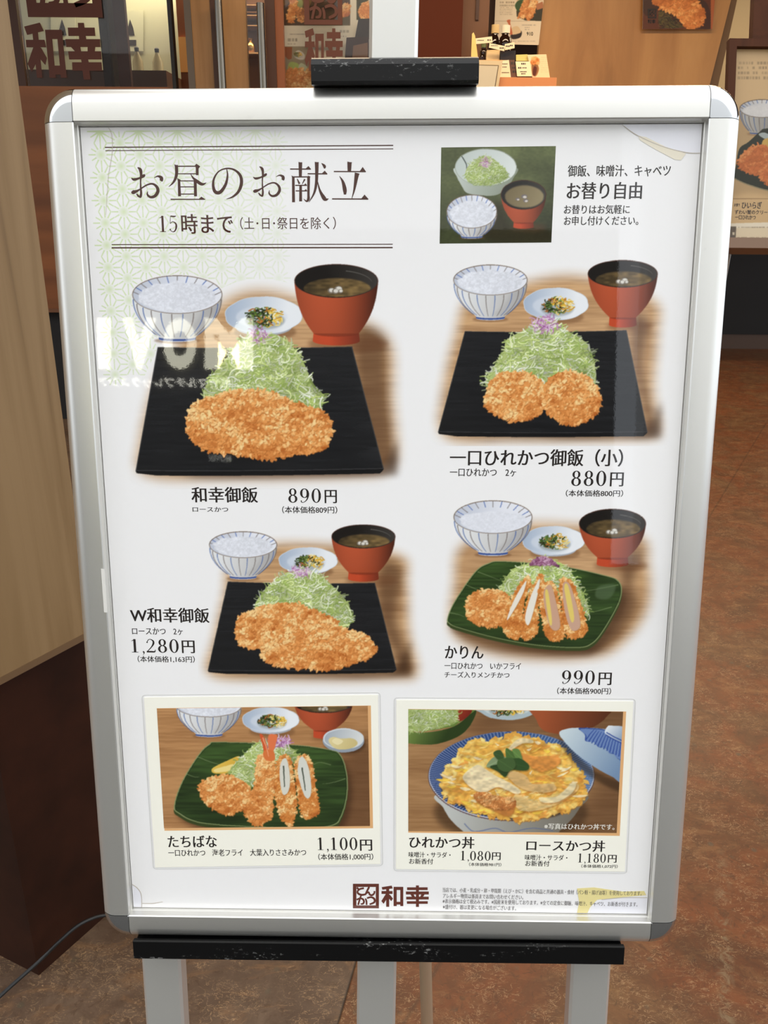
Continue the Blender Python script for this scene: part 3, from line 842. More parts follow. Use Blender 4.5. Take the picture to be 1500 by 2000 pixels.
def pic_bowl_card():
    P = Print(792, 1380, 1220, 1630, seed=17)
    c = from_crop(760, 1350, 3.0)
    full = np.ones((P.h, P.w))
    sh = P.maskfull(c((500, 60), (1400, 60), (1400, 900), (1000, 900), (1230, 500), (900, 230), (300, 300), (200, 380), (500, 200)), 46)
    table(P, full, light=(176, 134, 90), dark=(104, 66, 36), shade=sh * .85)
    # salad bowl, side dish, soup behind
    P.fill(_catmull(c((60, 225), (200, 240), (380, 205), (505, 108), (480, 190), (400, 265), (250, 310), (60, 290)), 6), grad((120, 142, 70), (44, 62, 26), 800, 1420, 860, 1455))
    P.fill(c((60, 60), (510, 60), (505, 110), (380, 205), (200, 235), (60, 225)), (104, 130, 60))
    P.fill(_catmull(c((362, 105), (470, 95), (480, 125), (420, 172), (380, 150)), 6), grad((178, 70, 40), (120, 36, 24), 880, 1385, 910, 1405))
    cabbage(P, c((50, 60), (360, 70), (400, 170), (330, 205), (200, 232), (50, 215)), 330, 27, None, tone=.95)
    P.fill(_catmull(c((515, 95), (850, 95), (845, 130), (770, 160), (690, 166), (600, 155), (540, 125)), 6), (176, 192, 198))
    P.fill(_catmull(c((560, 95), (810, 95), (790, 130), (690, 148), (600, 135)), 6), (204, 214, 214))
    pickles(P, 990, 1384, 32, 12)
    P.fill(_catmull(c((845, 80), (1285, 80), (1270, 150), (1200, 205), (1100, 250), (1000, 250), (900, 225), (860, 160)), 6), grad((164, 84, 48), (84, 44, 24), 1060, 1390, 1190, 1420))
    # donburi
    P.fill(ellipse(998, 1585, 150, 60), (46, 30, 16), .55, soft=12)
    P.fill(_catmull(c((287, 600), (318, 680), (362, 752), (430, 815), (500, 860), (930, 860), (1000, 815), (1070, 745), (1115, 680), (1143, 600), (715, 560)), 6), grad((196, 198, 194), (118, 112, 100), 880, 1570, 1120, 1610))
    P.stroke(_catmull(c((440, 772), (500, 820), (620, 800), (700, 825), (830, 800), (960, 815)), 5, False), 2.2, (90, 104, 150), 1.6, .7)
    R = ellipse(998.7, 1515, 162.5, 87.5, n=120)
    P.fill(R, (70, 62, 80))
    P.fill(ellipse(998.7, 1514.4, 161.2, 86.2, n=120), (222, 222, 226))
    P.fill(ellipse(998.7, 1513.6, 160, 85, n=120), grad((40, 62, 116), (74, 108, 158), 840, 1500, 1160, 1500))
    for a in np.radians(np.arange(0, 360, 2.5)):
        p0 = (998.7 + 160 * math.cos(a), 1513.6 + 84.5 * math.sin(a)); p1 = (998.7 + 130 * math.cos(a), 1517 + 62 * math.sin(a))
        P.stroke(np.array([p0, ((p0[0] + p1[0]) / 2, (p0[1] + p1[1]) / 2), p1]), 1.5, (206, 214, 226), .7, .62)
    for a in np.radians(np.arange(20, 160, 2.4)):
        P.fill(ellipse(998.7 + 161 * math.cos(a), 1515.4 + 86.5 * math.sin(a), 1.5, 1.3, n=8), (110, 72, 70))
    egg = c((305, 540), (340, 450), (420, 370), (470, 315), (515, 292), (580, 305), (680, 275), (760, 265), (880, 290), (1020, 350), (1075, 420), (1140, 560), (1100, 650), (980, 715), (850, 735), (720, 742), (560, 712), (400, 650), (330, 600))
    P.fill(_catmull(egg, 6) + np.array((0, 3)), (30, 30, 40), .6, soft=3)
    crumbs(P, egg, 14, 8.5, base=(240, 186, 84), dark=(212, 140, 56), light=(252, 224, 140), dome=.25)
    em = P.maskfull(_catmull(egg, 6), 1.5)
    soft = _blur(P.c, 4)
    P.c = P.c * (1 - .75 * em[..., None]) + soft * .75 * em[..., None]
    rs = P.rs
    e = _catmull(egg, 6)
    for i in range(230):                                    # soft scrambled folds
        x, y = 862 + 275 * rs.random(), 1440 + 155 * rs.random()
        if not in_poly(e, np.array([x]), np.array([y]))[0]:
            continue
        L, an = 6 + 12 * rs.random(), rs.randn() * .7
        pts = [(x - L * math.cos(an), y - L * .5 * math.sin(an)), (x, y - 2.5 * rs.random()), (x + L * math.cos(an), y + L * .5 * math.sin(an)), (x, y + 3 + 3 * rs.random())]
        k = [(246, 204, 92), (250, 218, 126), (240, 182, 84), (246, 230, 186), (230, 160, 74), (250, 210, 80)][rs.randint(6)]
        P.fill(_catmull(pts, 5) + np.array((.5, 1.4)), (190, 116, 44), .3, soft=0)
        P.fill(_catmull(pts, 5), k, .85)
    for q, k in ((((430, 500), (510, 430), (560, 450), (620, 490), (700, 530), (770, 580), (740, 600), (640, 560), (560, 590), (490, 570)), (238, 222, 182)),
                 (((690, 490), (720, 465), (800, 490), (840, 540), (960, 540), (970, 580), (860, 590), (760, 560)), (222, 184, 124)),
                 (((760, 360), (860, 380), (980, 375), (1000, 420), (900, 470), (830, 440)), (226, 150, 72)),
                 (((495, 600), (560, 590), (650, 615), (730, 625), (735, 680), (700, 730), (600, 690), (520, 650)), (200, 128, 62)),
                 (((740, 600), (800, 620), (900, 640), (1060, 560), (1090, 530), (1110, 570), (1020, 640), (900, 690), (790, 700), (730, 660)), (232, 196, 128)),
                 (((880, 620), (980, 615), (1060, 545), (1095, 535), (1075, 590), (990, 645), (900, 650)), (238, 222, 176)),
                 (((700, 330), (760, 275), (830, 280), (845, 300), (780, 305), (720, 340)), (238, 220, 176))):
        pp = _catmull(c(*q), 5)
        P.fill(pp + np.array((1, 2.4)), (150, 84, 30), .5, soft=1.5)
        P.fill(pp, k, .92, soft=1.)
    for i in range(26):
        x, y = 1010 + 60 * rs.random(), 1545 + 40 * rs.random()
        P.stroke(_catmull([(x, y), (x + 7, y - 3 * rs.random()), (x + 15, y + 4 * rs.randn())], 4, False), 1.6, (244, 222, 160), .7, .6)
    crumbs(P, c((500, 605), (560, 596), (650, 618), (725, 632), (730, 672), (660, 690), (560, 665)), 45, 3.2, base=(214, 138, 74), dark=(172, 98, 46), light=(238, 184, 120))
    for q, k in ((((570, 440), (610, 385), (670, 380), (690, 400), (640, 440)), (132, 152, 112)), (((610, 360), (650, 342), (672, 385), (640, 400)), (60, 86, 46)),
                 (((682, 340), (700, 335), (760, 390), (740, 420), (690, 400)), (78, 110, 54)), (((720, 345), (760, 340), (780, 400), (760, 420)), (100, 134, 70)),
                 (((680, 410), (760, 390), (818, 430), (800, 462), (700, 450)), (52, 80, 40)), (((590, 440), (660, 425), (700, 450), (680, 500), (640, 470)), (46, 70, 36)),
                 (((640, 400), (720, 390), (740, 440), (690, 470), (640, 450)), (70, 96, 52))):
        pp = _catmull(c(*q), 5)
        P.fill(pp + np.array((1, 2)), (40, 44, 20), .5, soft=1.5)
        P.fill(pp, k)
        P.stroke(np.array([pp[0], pp.mean(0), pp[len(pp) // 2]]), .9, np.array(k) * 1.35, .5, .7)
    nn = P.noise(6, 3.5) * .5 + P.noise(14, 8) * .5
    P.c = P.c * (1 + (.36 * (nn - .52) * P.maskfull(_catmull(egg, 6), 2) * (1 - P.maskfull(c((570, 335), (820, 335), (820, 500), (570, 500)), 4)))[..., None])
    # lid leaning on the bowl
    P.fill(_catmull(c((1000, 275), (1200, 460), (1370, 540), (1380, 600), (1180, 500), (1040, 370)), 6), (40, 26, 14), .5, soft=6)
    P.fill(_catmull(c((996, 250), (1035, 220), (1110, 212), (1250, 218), (1380, 250), (1380, 525), (1300, 495), (1200, 440), (1080, 350)), 6), grad((206, 220, 226), (120, 146, 178), 1100, 1430, 1210, 1500))
    lf = _catmull(c((1108, 214), (1180, 214), (1270, 226), (1380, 290), (1380, 400), (1340, 395), (1320, 370), (1290, 360), (1265, 330), (1225, 325), (1200, 298), (1150, 290), (1145, 250)), 5)
    P.fill(lf, (52, 78, 150))
    P.fill(lf.mean(0) + (lf - lf.mean(0)) * .93, (110, 136, 186))
    for k in range(14):
        t = k / 13.
        a = np.array(c((1150 + 230 * t, 286 + 112 * t))[0]); b = np.array(c((1200 + 190 * t, 222 + 60 * t))[0])
        P.stroke(np.array([a, (a + b) / 2 + (0, -1), b]), 2.4, (44, 70, 146), 1.2, .85)
    P.fill(_catmull(c((1265, 245), (1278, 205), (1300, 200), (1390, 215), (1390, 310), (1340, 290)), 5), grad((232, 238, 242), (140, 160, 186), 1185, 1420, 1215, 1445))
    for d in (0, 16):
        P.stroke(_catmull(c((1272, 238 + d), (1310, 262 + d), (1370, 290 + d)), 5, False), 2, (48, 72, 150), 2)
    return P, c((112, 104), (1370, 118), (1332, 828), (112, 817))
# ------------------------------------------------------------------ menu stand: everything below is laid out in the poster's own axes (u right, v up, n to the front)
def P3(u, v, n):
    return PT + PR @ np.array((u, v, n))
alu = mat('anodised_aluminium', (196, 194, 186), .36, .86)
nz = noise_node(alu, 260, 2, .5, coords(alu, (1, 1, .05)))
bump(alu, nz, .02, .0003)
sc_ = noise_node(alu, 38, 3, .6, coords(alu, (1, 1, 1)))
base(alu, mix(alu, ramp(alu, sc_, [(.70, (0, 0, 0)), (.76, (90, 90, 90))]), (226, 225, 220), (150, 144, 136)))
leg_m = mat('painted_aluminium', (222, 221, 216), .34, .7)
chrome = mat('chrome', (196, 198, 200), .06, 1.)
rod_m = mat('steel_rod', (214, 200, 172), .34, .7)
# black paint with worn, chipped spots
blk = mat('black_paint', (18, 18, 19), .30, spec=.28)
ch = noise_node(blk, 330, 4, .7, coords(blk, (.55, 1, 1)))
ch2 = noise_node(blk, 24, 2, .5, coords(blk, (.5, 1, 1.6)))
chip = maths(blk, 'MULTIPLY', ramp(blk, ch, [(.585, (0, 0, 0)), (.64, (255, 255, 255))]), ramp(blk, ch2, [(.54, (0, 0, 0)), (.64, (255, 255, 255))]))
base(blk, mix(blk, maths(blk, 'MULTIPLY', chip, .8), (9, 9, 10), (128, 128, 126)))

stand_at = P3(-.014, -.96, -.03); stand_at[2] = 0
stand = thing('menu_stand', 'tall aluminium easel stand with black bars holding the big framed lunch menu', 'sign stand', tuple(stand_at))
so = np.array(stand_at)
def sv(pts):
    return [tuple(P3(*p) - so) for p in pts]
def n_floor(u, v0, n):                        # v at which this (u, n) line reaches the floor
    return -(PT[2] + PR[2, 0] * u + PR[2, 2] * n) / PR[2, 1]
def beam(u0, u1, n0, n1, v0, v1, du=0., bev=.003):
    """hollow-section bar along v; du: sideways lean from bottom to top"""
    rings = []
    for v, s in ((v0, 0), (v1, du)):
        q = [(u0 + bev, n0), (u1 - bev, n0), (u1, n0 + bev), (u1, n1 - bev), (u1 - bev, n1), (u0 + bev, n1), (u0, n1 - bev), (u0, n0 + bev)]
        rings.append(sv([(a + s, (n_floor(a, 0, n) + .002) if v is None else v, n) for a, n in q]))
    return MB().loft(rings)
lean = .0173
beam(-.0445, .0005, -.042, -.014, None, 1.05, .036).build('center_post', leg_m, stand)
for u0 in (-.2835, .211):
    beam(u0 - .002, u0 + .043, -.040, -.014, None, -.425, .0).build('leg', leg_m, stand)
bar_prof = [(-.4555, .0200), (-.4345, .0200), (-.4340, .0175), (-.4345, .0142), (-.4405, .0136), (-.4405, -.012), (-.4575, -.012), (-.4575, .014)]
tag(MB().loft([sv([(u, v + s, n) for v, n in bar_prof]) for u, s in ((-.2815, -.0004), (.2575, .0008))]).build('support_bar', blk, stand), 'scuffed black support bar under the frame')
clip_prof = [(.4365, .0190), (.4385, .0225), (.452, .0225), (.4575, .019), (.4605, .012), (.4605, -.013), (.4400, -.013), (.4400, .0130), (.4370, .0135)]
tag(MB().loft([sv([(u, v, n) for v, n in clip_prof]) for u in (-.0685, -.0675, .0785, .0795)]).build('top_clip', blk, stand), 'black clip bar chipped along its front edge')
a0 = P3(.030, -.12, -.05); b0 = on_plane(831, 1905, P3(0, 0, -.16), PR[:, 2])
k_ = (a0[2] - .0) / (a0[2] - b0[2]); c0 = a0 + (b0 - a0) * k_
MB().tube([a0 - so, c0 - so + (0, 0, .012)], .0085, 14).lathe([(.001, 0), (.013, 0), (.013, .02), (.009, .026), (.001, .026)], tuple(c0 - so), 14).build('rear_strut', rod_m, stand, True)

# ------------------------------------------------------------------ snap frame
frame = thing('poster_frame', 'silver snap frame with chrome corners around the lunch menu, held by the stand', 'frame', matrix=POSE)
FI_U, FI_V, FW = .2875, .4090, .0310
PROF = [(-.0018, -.001), (-.0014, .0030), (-.0008, .0034), (-.0004, .0060), (-.0002, .0105), (.0008, .0115), (.0160, .0115), (.0205, .0106), (.0245, .0085), (.0280, .0055), (.0298, .0018), (.0303, -.0030), (.0303, -.0085), (-.0018, -.0085)]   # across the rail: (distance from the opening, n)
def rail(sgn, axis, half):
    rings = []
    for t in (-half, half):
        if axis == 'h':
            rings.append([(t, sgn * (FI_V + d), n) for d, n in PROF])
        else:
            rings.append([(sgn * (FI_U + d), t, n) for d, n in PROF])
    return MB().loft(rings)
g = .0004
for nm, sg, ax, hf in (('top_rail', 1, 'h', FI_U - g), ('bottom_rail', -1, 'h', FI_U - g), ('side_rail', -1, 'v', FI_V - g), ('side_rail', 1, 'v', FI_V - g)):
    rail(sg, ax, hf).build(nm, alu, frame, True)
for su in (-1, 1):
    for s_ in (-1, 1):
        rings = []
        for a in np.radians(np.linspace(0, 90, 15)):
            rings.append([(su * (FI_U + max(d, .0002) * math.cos(a)), s_ * (FI_V + max(d, .0002) * math.sin(a)), n + .0004 if n > 0 else n) for d, n in PROF[4:13]] + [(su * (FI_U + .0002), s_ * (FI_V + .0002), -.0085)])
        MB().loft(rings).build('corner_cap', chrome, frame, True)
MB().box(-.3, .3, -.425, .425, -.0062, -.0042).build('backing_board', mat('backing', (210, 210, 208), .7), frame)
MB().loft([[(-.2905 + x, v, n) for x, n in ((0, .0120), (.0035, .0120), (.0035, .0116), (0, .0116))] for v in (-.058, -.047, -.035, -.012)]).build('tape_scrap', mat('white_tape', (228, 226, 220), .6), frame)
# ------------------------------------------------------------------ the printed menu
PAPER = (248, 247, 247)
def gloss(name, col=None, attr=False):
    m = mat(name, col or (255, 255, 255), .012, spec=.5)
    v = coords(m)
    h = noise_node(m, 420, 2, .6, v)
    h2 = noise_node(m, 14, 2, .5, v)
    bump(m, maths(m, 'ADD', h, maths(m, 'MULTIPLY', h2, 2.0)), .05, .00006)
    if attr:
        n, l, b = nodes(m)
        t = n.new('ShaderNodeAttribute'); t.attribute_name = 'ink'
        l.new(t.outputs['Color'], b.inputs['Base Color'])
    return m
PRINT = gloss('colour_print', attr=True)
SHEET = gloss('glossy_paper', PAPER)
INK_BROWN = gloss('brown_ink', (74, 42, 32))
INK_DARK = gloss('dark_ink', (44, 38, 36))
INK_WHITE = gloss('white_ink', (240, 236, 226))
INK_LOGO = gloss('maroon_ink', (104, 56, 46))
CREAM = gloss('cream_card', (255, 253, 240))

def picture(P, quad, to_local, name, parent, z, bg=None, m=None):
    """a Print as one flat coloured mesh; quad: its four corners in print units (tl, tr, br, bl)"""
    q = np.array(quad, float)
    wd = max(np.linalg.norm(q[1] - q[0]), np.linalg.norm(q[2] - q[3])); ht = max(np.linalg.norm(q[3] - q[0]), np.linalg.norm(q[2] - q[1]))
    nx, ny = int(wd / CELL) + 1, int(ht / CELL) + 1
    s, t = np.meshgrid(np.linspace(0, 1, nx), np.linspace(0, 1, ny))
    s, t = s[..., None], t[..., None]
    xy = (q[0] * (1 - s) + q[1] * s) * (1 - t) + (q[3] * (1 - s) + q[2] * s) * t
    X, Y = xy[..., 0], xy[..., 1]
    soft = _blur(np.clip(P.c, 0, 1), 1)
    xi = np.clip(((X - P.x0) * SS).astype(int), 0, P.w - 1); yi = np.clip(((Y - P.y0) * SS).astype(int), 0, P.h - 1)
    c = soft[yi, xi]
    loc = to_local(X, Y)                              # (ny, nx, 3)
    loc = loc + np.array(z)
    idx = np.arange(nx * ny).reshape(ny, nx)
    f = np.stack([idx[1:, :-1], idx[1:, 1:], idx[:-1, 1:], idx[:-1, :-1]], -1).reshape(-1, 4)
    if bg is not None:
        same = (np.abs(c - np.array(bg) / 255.).max(-1) < .004).ravel()
        f = f[~same[f].all(1)]
    used = np.unique(f); rm = np.zeros(nx * ny, int); rm[used] = np.arange(len(used))
    v = loc.reshape(-1, 3)[used]; c = lin(c.reshape(-1, 3)[used] * 255); f = rm[f]
    me = bpy.data.meshes.new(name)
    me.vertices.add(len(v)); me.vertices.foreach_set('co', v.astype(np.float32).ravel())
    me.loops.add(f.size); me.loops.foreach_set('vertex_index', f.astype(np.int32).ravel())
    me.polygons.add(len(f)); me.polygons.foreach_set('loop_start', np.arange(0, f.size, 4, dtype=np.int32))
    me.update(calc_edges=True)
    a = me.color_attributes.new('ink', 'FLOAT_COLOR', 'POINT')
    a.data.foreach_set('color', np.c_[c, np.ones(len(c))].astype(np.float32).ravel())
    me.materials.append(m or PRINT)
    o = bpy.data.objects.new(name, me); COL.objects.link(o)
    if parent is not None:
        o.parent = parent
    return o
CELL = 1.0

# ---- writing
_glyph = {}
def glyphs(body, thin=-.012, smear=.012):
    """outline mesh of a line of type: (verts, faces), upright strokes heavier than level ones"""
    k = (body, thin, smear)
    if k in _glyph:
        return _glyph[k]
    cu = bpy.data.curves.new('t', 'FONT'); cu.body = body; cu.size = 1; cu.offset = thin; cu.resolution_u = 4
    o = bpy.data.objects.new('t', cu); COL.objects.link(o)
    me = bpy.data.meshes.new_from_object(o)
    v = np.array([p.co[:] for p in me.vertices]).reshape(-1, 3)[:, :2]
    f = [list(p.vertices) for p in me.polygons]
    bpy.data.objects.remove(o); bpy.data.curves.remove(cu); bpy.data.meshes.remove(me)
    V, Fc = [], []
    for j, dx in enumerate((-smear, 0, smear) if smear else (0,)):
        Fc += [[i + j * len(v) for i in p] for p in f]
        V.append(np.c_[v + (dx, 0), np.full(len(v), j * 2.0)])
    _glyph[k] = (np.vstack(V), Fc)
    return _glyph[k]

def _rib(path, n=6, closed=False):
    """variable-width stroke through (x, y, width) points -> (verts, quads)"""
    p = np.asarray(path, float)
    if len(p) > 2:
        p = _catmull(p, n, closed)
        if closed:
            p = np.vstack([p, p[:1]])
    d = np.gradient(p[:, :2], axis=0); d /= np.linalg.norm(d, axis=1)[:, None] + 1e-9
    nn = np.c_[-d[:, 1], d[:, 0]] * np.maximum(p[:, 2:3], .001) / 2
    L, R = p[:, :2] + nn, p[:, :2] - nn
    k = len(p)
    return np.vstack([L, R]), [(i, i + 1, k + i + 1, k + i) for i in range(k - 1)]
def _ell(cx, cy, rx, ry, a, b, wmin, wmax, n=26):
    out = []
    for t in np.radians(np.linspace(a, b, n)):
        w = wmin + (wmax - wmin) * abs(math.cos(t)) ** 1.5
        out.append((cx + (rx - w / 2) * math.cos(t), cy + (ry - w / 2) * math.sin(t), w))
    return out
def serif_digit(ch):
    """book-face numerals, height .70; returns (strokes, polygons, advance)"""
    A, B = .034, .104
    S_, Pg = [], []
    if ch == '0': S_ = [_ell(.24, .345, .205, .355, 0, 360, A, B)]
    elif ch == '8': S_ = [_ell(.24, .525, .165, .175, 0, 360, A, B * .9), _ell(.24, .185, .20, .195, 0, 360, A, B)]
    elif ch in '96':
        S_ = [_ell(.24, .465, .195, .235, 0, 360, A, B), [(.405, .47, .075), (.40, .34, .07), (.345, .16, .05), (.24, .04, .032), (.14, .005, .03), (.085, .055, .05)], [(.07, .095, .02), (.09, .085, .07), (.115, .075, .02)]]
        if ch == '6':
            S_ = [[(.48 - x, .69 - y, w) for x, y, w in s] for s in S_]
    elif ch == '1': S_ = [[(.235, .69, .105), (.235, .35, .105), (.235, 0, .105)], [(.09, .60, .012), (.15, .62, .03), (.24, .69, .04)], [(.09, .012, .024), (.235, .014, .03), (.38, .012, .024)]]
    elif ch == '2': S_ = [[(.07, .50, .03), (.085, .53, .07), (.10, .56, .03)], [(.09, .56, .03), (.15, .66, .035), (.24, .685, .035), (.355, .60, .07), (.36, .46, .085), (.27, .29, .05), (.15, .14, .04), (.05, .03, .035)], [(.045, .04, .075), (.24, .04, .08), (.39, .04, .07), (.425, .11, .03), (.432, .16, .012)]]
    elif ch == '3': S_ = [[(.075, .53, .03), (.09, .55, .075), (.105, .57, .03)], [(.09, .58, .03), (.16, .67, .03), (.24, .685, .032), (.35, .60, .07), (.35, .48, .08), (.27, .39, .04), (.18, .365, .028)], [(.18, .365, .028), (.30, .345, .035), (.39, .25, .08), (.385, .13, .085), (.29, .015, .04), (.19, .005, .03), (.08, .09, .03)], [(.06, .13, .03), (.08, .115, .075), (.10, .10, .03)]]
    elif ch == '5': S_ = [[(.13, .68, .05), (.30, .665, .06), (.40, .69, .02)], [(.125, .69, .022), (.105, .50, .022), (.09, .36, .022)], [(.10, .36, .025), (.17, .42, .03), (.25, .435, .032), (.37, .35, .075), (.385, .21, .09), (.32, .06, .055), (.21, .005, .03), (.09, .07, .03)], [(.055, .12, .03), (.08, .105, .08), (.105, .09, .03)]]
    elif ch == '7': S_ = [[(.07, .55, .012), (.085, .66, .03)], [(.075, .655, .06), (.25, .65, .065), (.43, .66, .05)], [(.42, .65, .03), (.31, .42, .05), (.235, .20, .08), (.225, .005, .085)]]
    elif ch == '4': S_ = [[(.31, .69, .08), (.31, 0, .08)], [(.30, .68, .03), (.03, .19, .03)], [(.03, .19, .035), (.45, .19, .035)], [(.20, .012, .024), (.42, .012, .024)]]
    elif ch == ',': return [[(.06, .035, .02), (.085, .03, .095), (.115, .02, .06)], [(.12, .03, .05), (.115, -.05, .035), (.06, -.12, .012)]], [], .19
    return S_, Pg, .48

class Lines:
    """lines of type on a sheet; picture points in, sheet metres out"""
    def __init__(s, to_xy=poster_xy, z=.0001):
        s.mb = MB(); s.to = to_xy; s.z = z
    def _place(s, v, fcs, x0, x1, yc, h, yc1=None):
        v = np.asarray(v, float)
        if v.shape[1] == 2:
            v = np.c_[v, np.zeros(len(v))]
        lo, hi = v[:, :2].min(0), v[:, :2].max(0)
        a, b = s.to(x0, yc), s.to(x1, yc if yc1 is None else yc1)
        if yc1 is None:
            mid = (a + b) / 2; hw = (b - a)[0] / 2; a, b = mid - (hw, 0), mid + (hw, 0)
        xm = (x0 + x1) / 2; ym = yc if yc1 is None else (yc + yc1) / 2
        hh = s.to(xm, ym - h / 2)[1] - s.to(xm, ym + h / 2)[1]
        e = (b - a); L = np.linalg.norm(e); e /= L; nn = np.array((-e[1], e[0]))
        u = (v[:, 0] - lo[0]) / (hi[0] - lo[0]) * L
        w_ = ((v[:, 1] - lo[1]) / (hi[1] - lo[1]) - .5) * hh
        p = a + u[:, None] * e + w_[:, None] * nn
        s.mb.add(np.c_[p, s.z + v[:, 2] * 4e-6], fcs)
        return s
    def text(s, body, x0, x1, y0, y1, dy=None, thin=.001, smear=.014):
        v, f = glyphs(body, thin, smear)
        yc = (y0 + y1) / 2
        return s._place(v, f, x0, x1, yc if dy is None else yc - dy / 2, y1 - y0, None if dy is None else yc + dy / 2)
    def digits(s, body, x0, x1, y0, y1, dy=None):
        V, Fc, x, n = [], [], 0., 0
        for i, ch in enumerate(body):
            st, _, adv = serif_digit(ch)
            for r in st:
                v, f = _rib(r)
                V.append(np.c_[v + (x, 0), np.full(len(v), len(V) % 3)]); Fc += [[j + n for j in q] for q in f]; n += len(v)
            x += adv + (.035 if ch != ',' else -.0)
        yc = (y0 + y1) / 2
        return s._place(np.vstack(V), Fc, x0, x1, yc if dy is None else yc - dy / 2, y1 - y0, None if dy is None else yc + dy / 2)
    def strokes(s, ribs, conv, polys=(), fat=1.):
        """hand-set shapes; conv maps their drawing units to picture points"""
        k = 0
        for r in ribs:
            v, f = _rib([(x, y, w_ * fat) for x, y, w_ in r])
            p = np.array([s.to(*conv(x, y)) for x, y in v])
            s.mb.add(np.c_[p, np.full(len(p), s.z + (k % 8) * 4e-6)], f); k += 1
        for q in polys:
            p = np.array([s.to(*conv(x, y)) for x, y in q])
            s.mb.add(np.c_[p, np.full(len(p), s.z + (k % 8) * 4e-6)], [tuple(range(len(p)))]); k += 1
        return s
    def build(s, name, m, parent):
        return s.mb.build(name, m, parent, fix=False)

poster = thing('menu_poster', 'large white glossy lunch menu poster with six meal pictures, inside the silver frame', 'poster', matrix=POSE)
MB().box(-.2853, .2853, -.4068, .4068, -.0035, 0).build('paper_sheet', SHEET, poster)

# hemp-leaf pattern fading out from the top left corner
mb = MB(); cols = []
leaf = lin((198, 222, 140)); pap = lin(PAPER)
sp = poster_xy(235, 302) ; sp2 = poster_xy(235, 347)
dv = abs(sp[1] - sp2[1]) ; du = dv * .866 * 1.05
def fade(p):
    q = (p[0] + .289) / .27, (.41 - p[1]) / .40
    return max(0., 1 - (q[0] * .95) ** 1.2 - (max(q[1], 0) * .88) ** 2.2)
for i in range(-1, 10):
    for j in range(-1, 12):
        cx, cy = sp[0] + (i - 1) * du * .985, sp[1] - (j - 1) * dv + (dv / 2 if i % 2 else 0)
        for k in range(12):
            a = math.radians(30 * k)
            L = dv * .577 if k % 2 else dv * .505        # to the middle of a triangle, or half way to the next star
            p0 = np.array((cx, cy)); p1 = p0 + L * np.array((math.sin(a), math.cos(a)))
            f0, f1 = fade(p0), fade(p1)
            if max(f0, f1) <= 0 or p1[0] < -.285 or p0[0] < -.285 or max(p0[1], p1[1]) > .4065:
                continue
            d = (p1 - p0) / L; nn = np.array((-d[1], d[0]))
            wa, wb = .0009, .00055
            v = [p0 + nn * wa, p0 - nn * wa, p1 - nn * wb, p1 + nn * wb]
            mb.add([(*q, .00002 + (k % 4) * 4e-6) for q in v], [(0, 1, 2, 3)])
            ca, cb = pap + (leaf - pap) * f0 * .75, pap + (leaf - pap) * f1 * .62
            cols += [ca, ca, cb, cb]
        f0 = fade((cx, cy))
        if f0 > 0 and cx > -.277 and cy < .398:
            th = np.linspace(0, 2 * math.pi, 14, endpoint=False)
            mb.add([(cx, cy, .000045)] + [(cx + .0052 * math.cos(t), cy + .0052 * math.sin(t), .000045) for t in th], [(0, 1 + q, 1 + (q + 1) % 14) for q in range(14)])
            cols += [pap + (leaf - pap) * f0 * .7] + [pap + (leaf - pap) * f0 * .12] * 14
mb.build('leaf_pattern', PRINT, poster, colors=np.array(cols), fix=False)

def poster_loc(X, Y):
    u, v = poster_grid(X, Y)
    return np.stack([u, v, np.zeros_like(u)], -1)
for fn, nm, lab in ((pic_pork_set, 'meal_photo', 'large pork cutlet on a black plate, upper left'), (pic_fillet_set, 'meal_photo', 'two small round cutlets on a black plate'),
                    (pic_double_set, 'meal_photo', 'two pork cutlets on a black plate'), (pic_assorted_set, 'meal_photo', 'sliced cutlets on a dark green plate')):
    P = fn()
    q = [(P.x0 + 1, P.y0 + 1), (P.x0 + P.w / SS - 1, P.y0 + 1), (P.x0 + P.w / SS - 1, P.y0 + P.h / SS - 1), (P.x0 + 1, P.y0 + P.h / SS - 1)]
    tag(picture(P, q, poster_loc, nm, poster, (0, 0, .00006), PAPER), lab)
P, q = pic_refill()
tag(picture(P, q, poster_loc, 'refill_photo', poster, (0, 0, .00006)), 'three bowls of cabbage, rice and soup on green')

# ---- heading, traced stroke by stroke
hd = Lines()
ca = lambda x, y: (250 + x / 6.25, 305 + y / 6.25)
cb = lambda x, y: (480 + x / 6.0, 305 + y / 6.0)
O_ = [[(118, 138, 10), (150, 165, 34), (160, 220, 28), (154, 300, 16), (155, 380, 18), (160, 450, 24), (153, 495, 26), (140, 505, 8)], [(150, 505, 12), (125, 485, 22), (105, 458, 10)],
      [(40, 266, 6), (75, 285, 30), (140, 268, 22), (190, 240, 34), (205, 222, 12)], [(42, 435, 16), (62, 440, 44), (105, 428, 28), (150, 402, 16), (230, 352, 17), (300, 338, 20), (352, 375, 30), (365, 430, 36), (330, 485, 34), (275, 500, 26), (237, 468, 20), (241, 428, 5)],
      [(320, 264, 5), (365, 245, 18), (405, 262, 36), (408, 290, 38), (402, 304, 30)]]
hd.strokes(O_, ca, fat=1.12)
hd.strokes([[(x, y, w_ * .96) for x, y, w_ in r] for r in O_], lambda x, y: (480 + (x * .955 + 48) / 6.0, 305 + (y * .955 - 10) / 6.0))
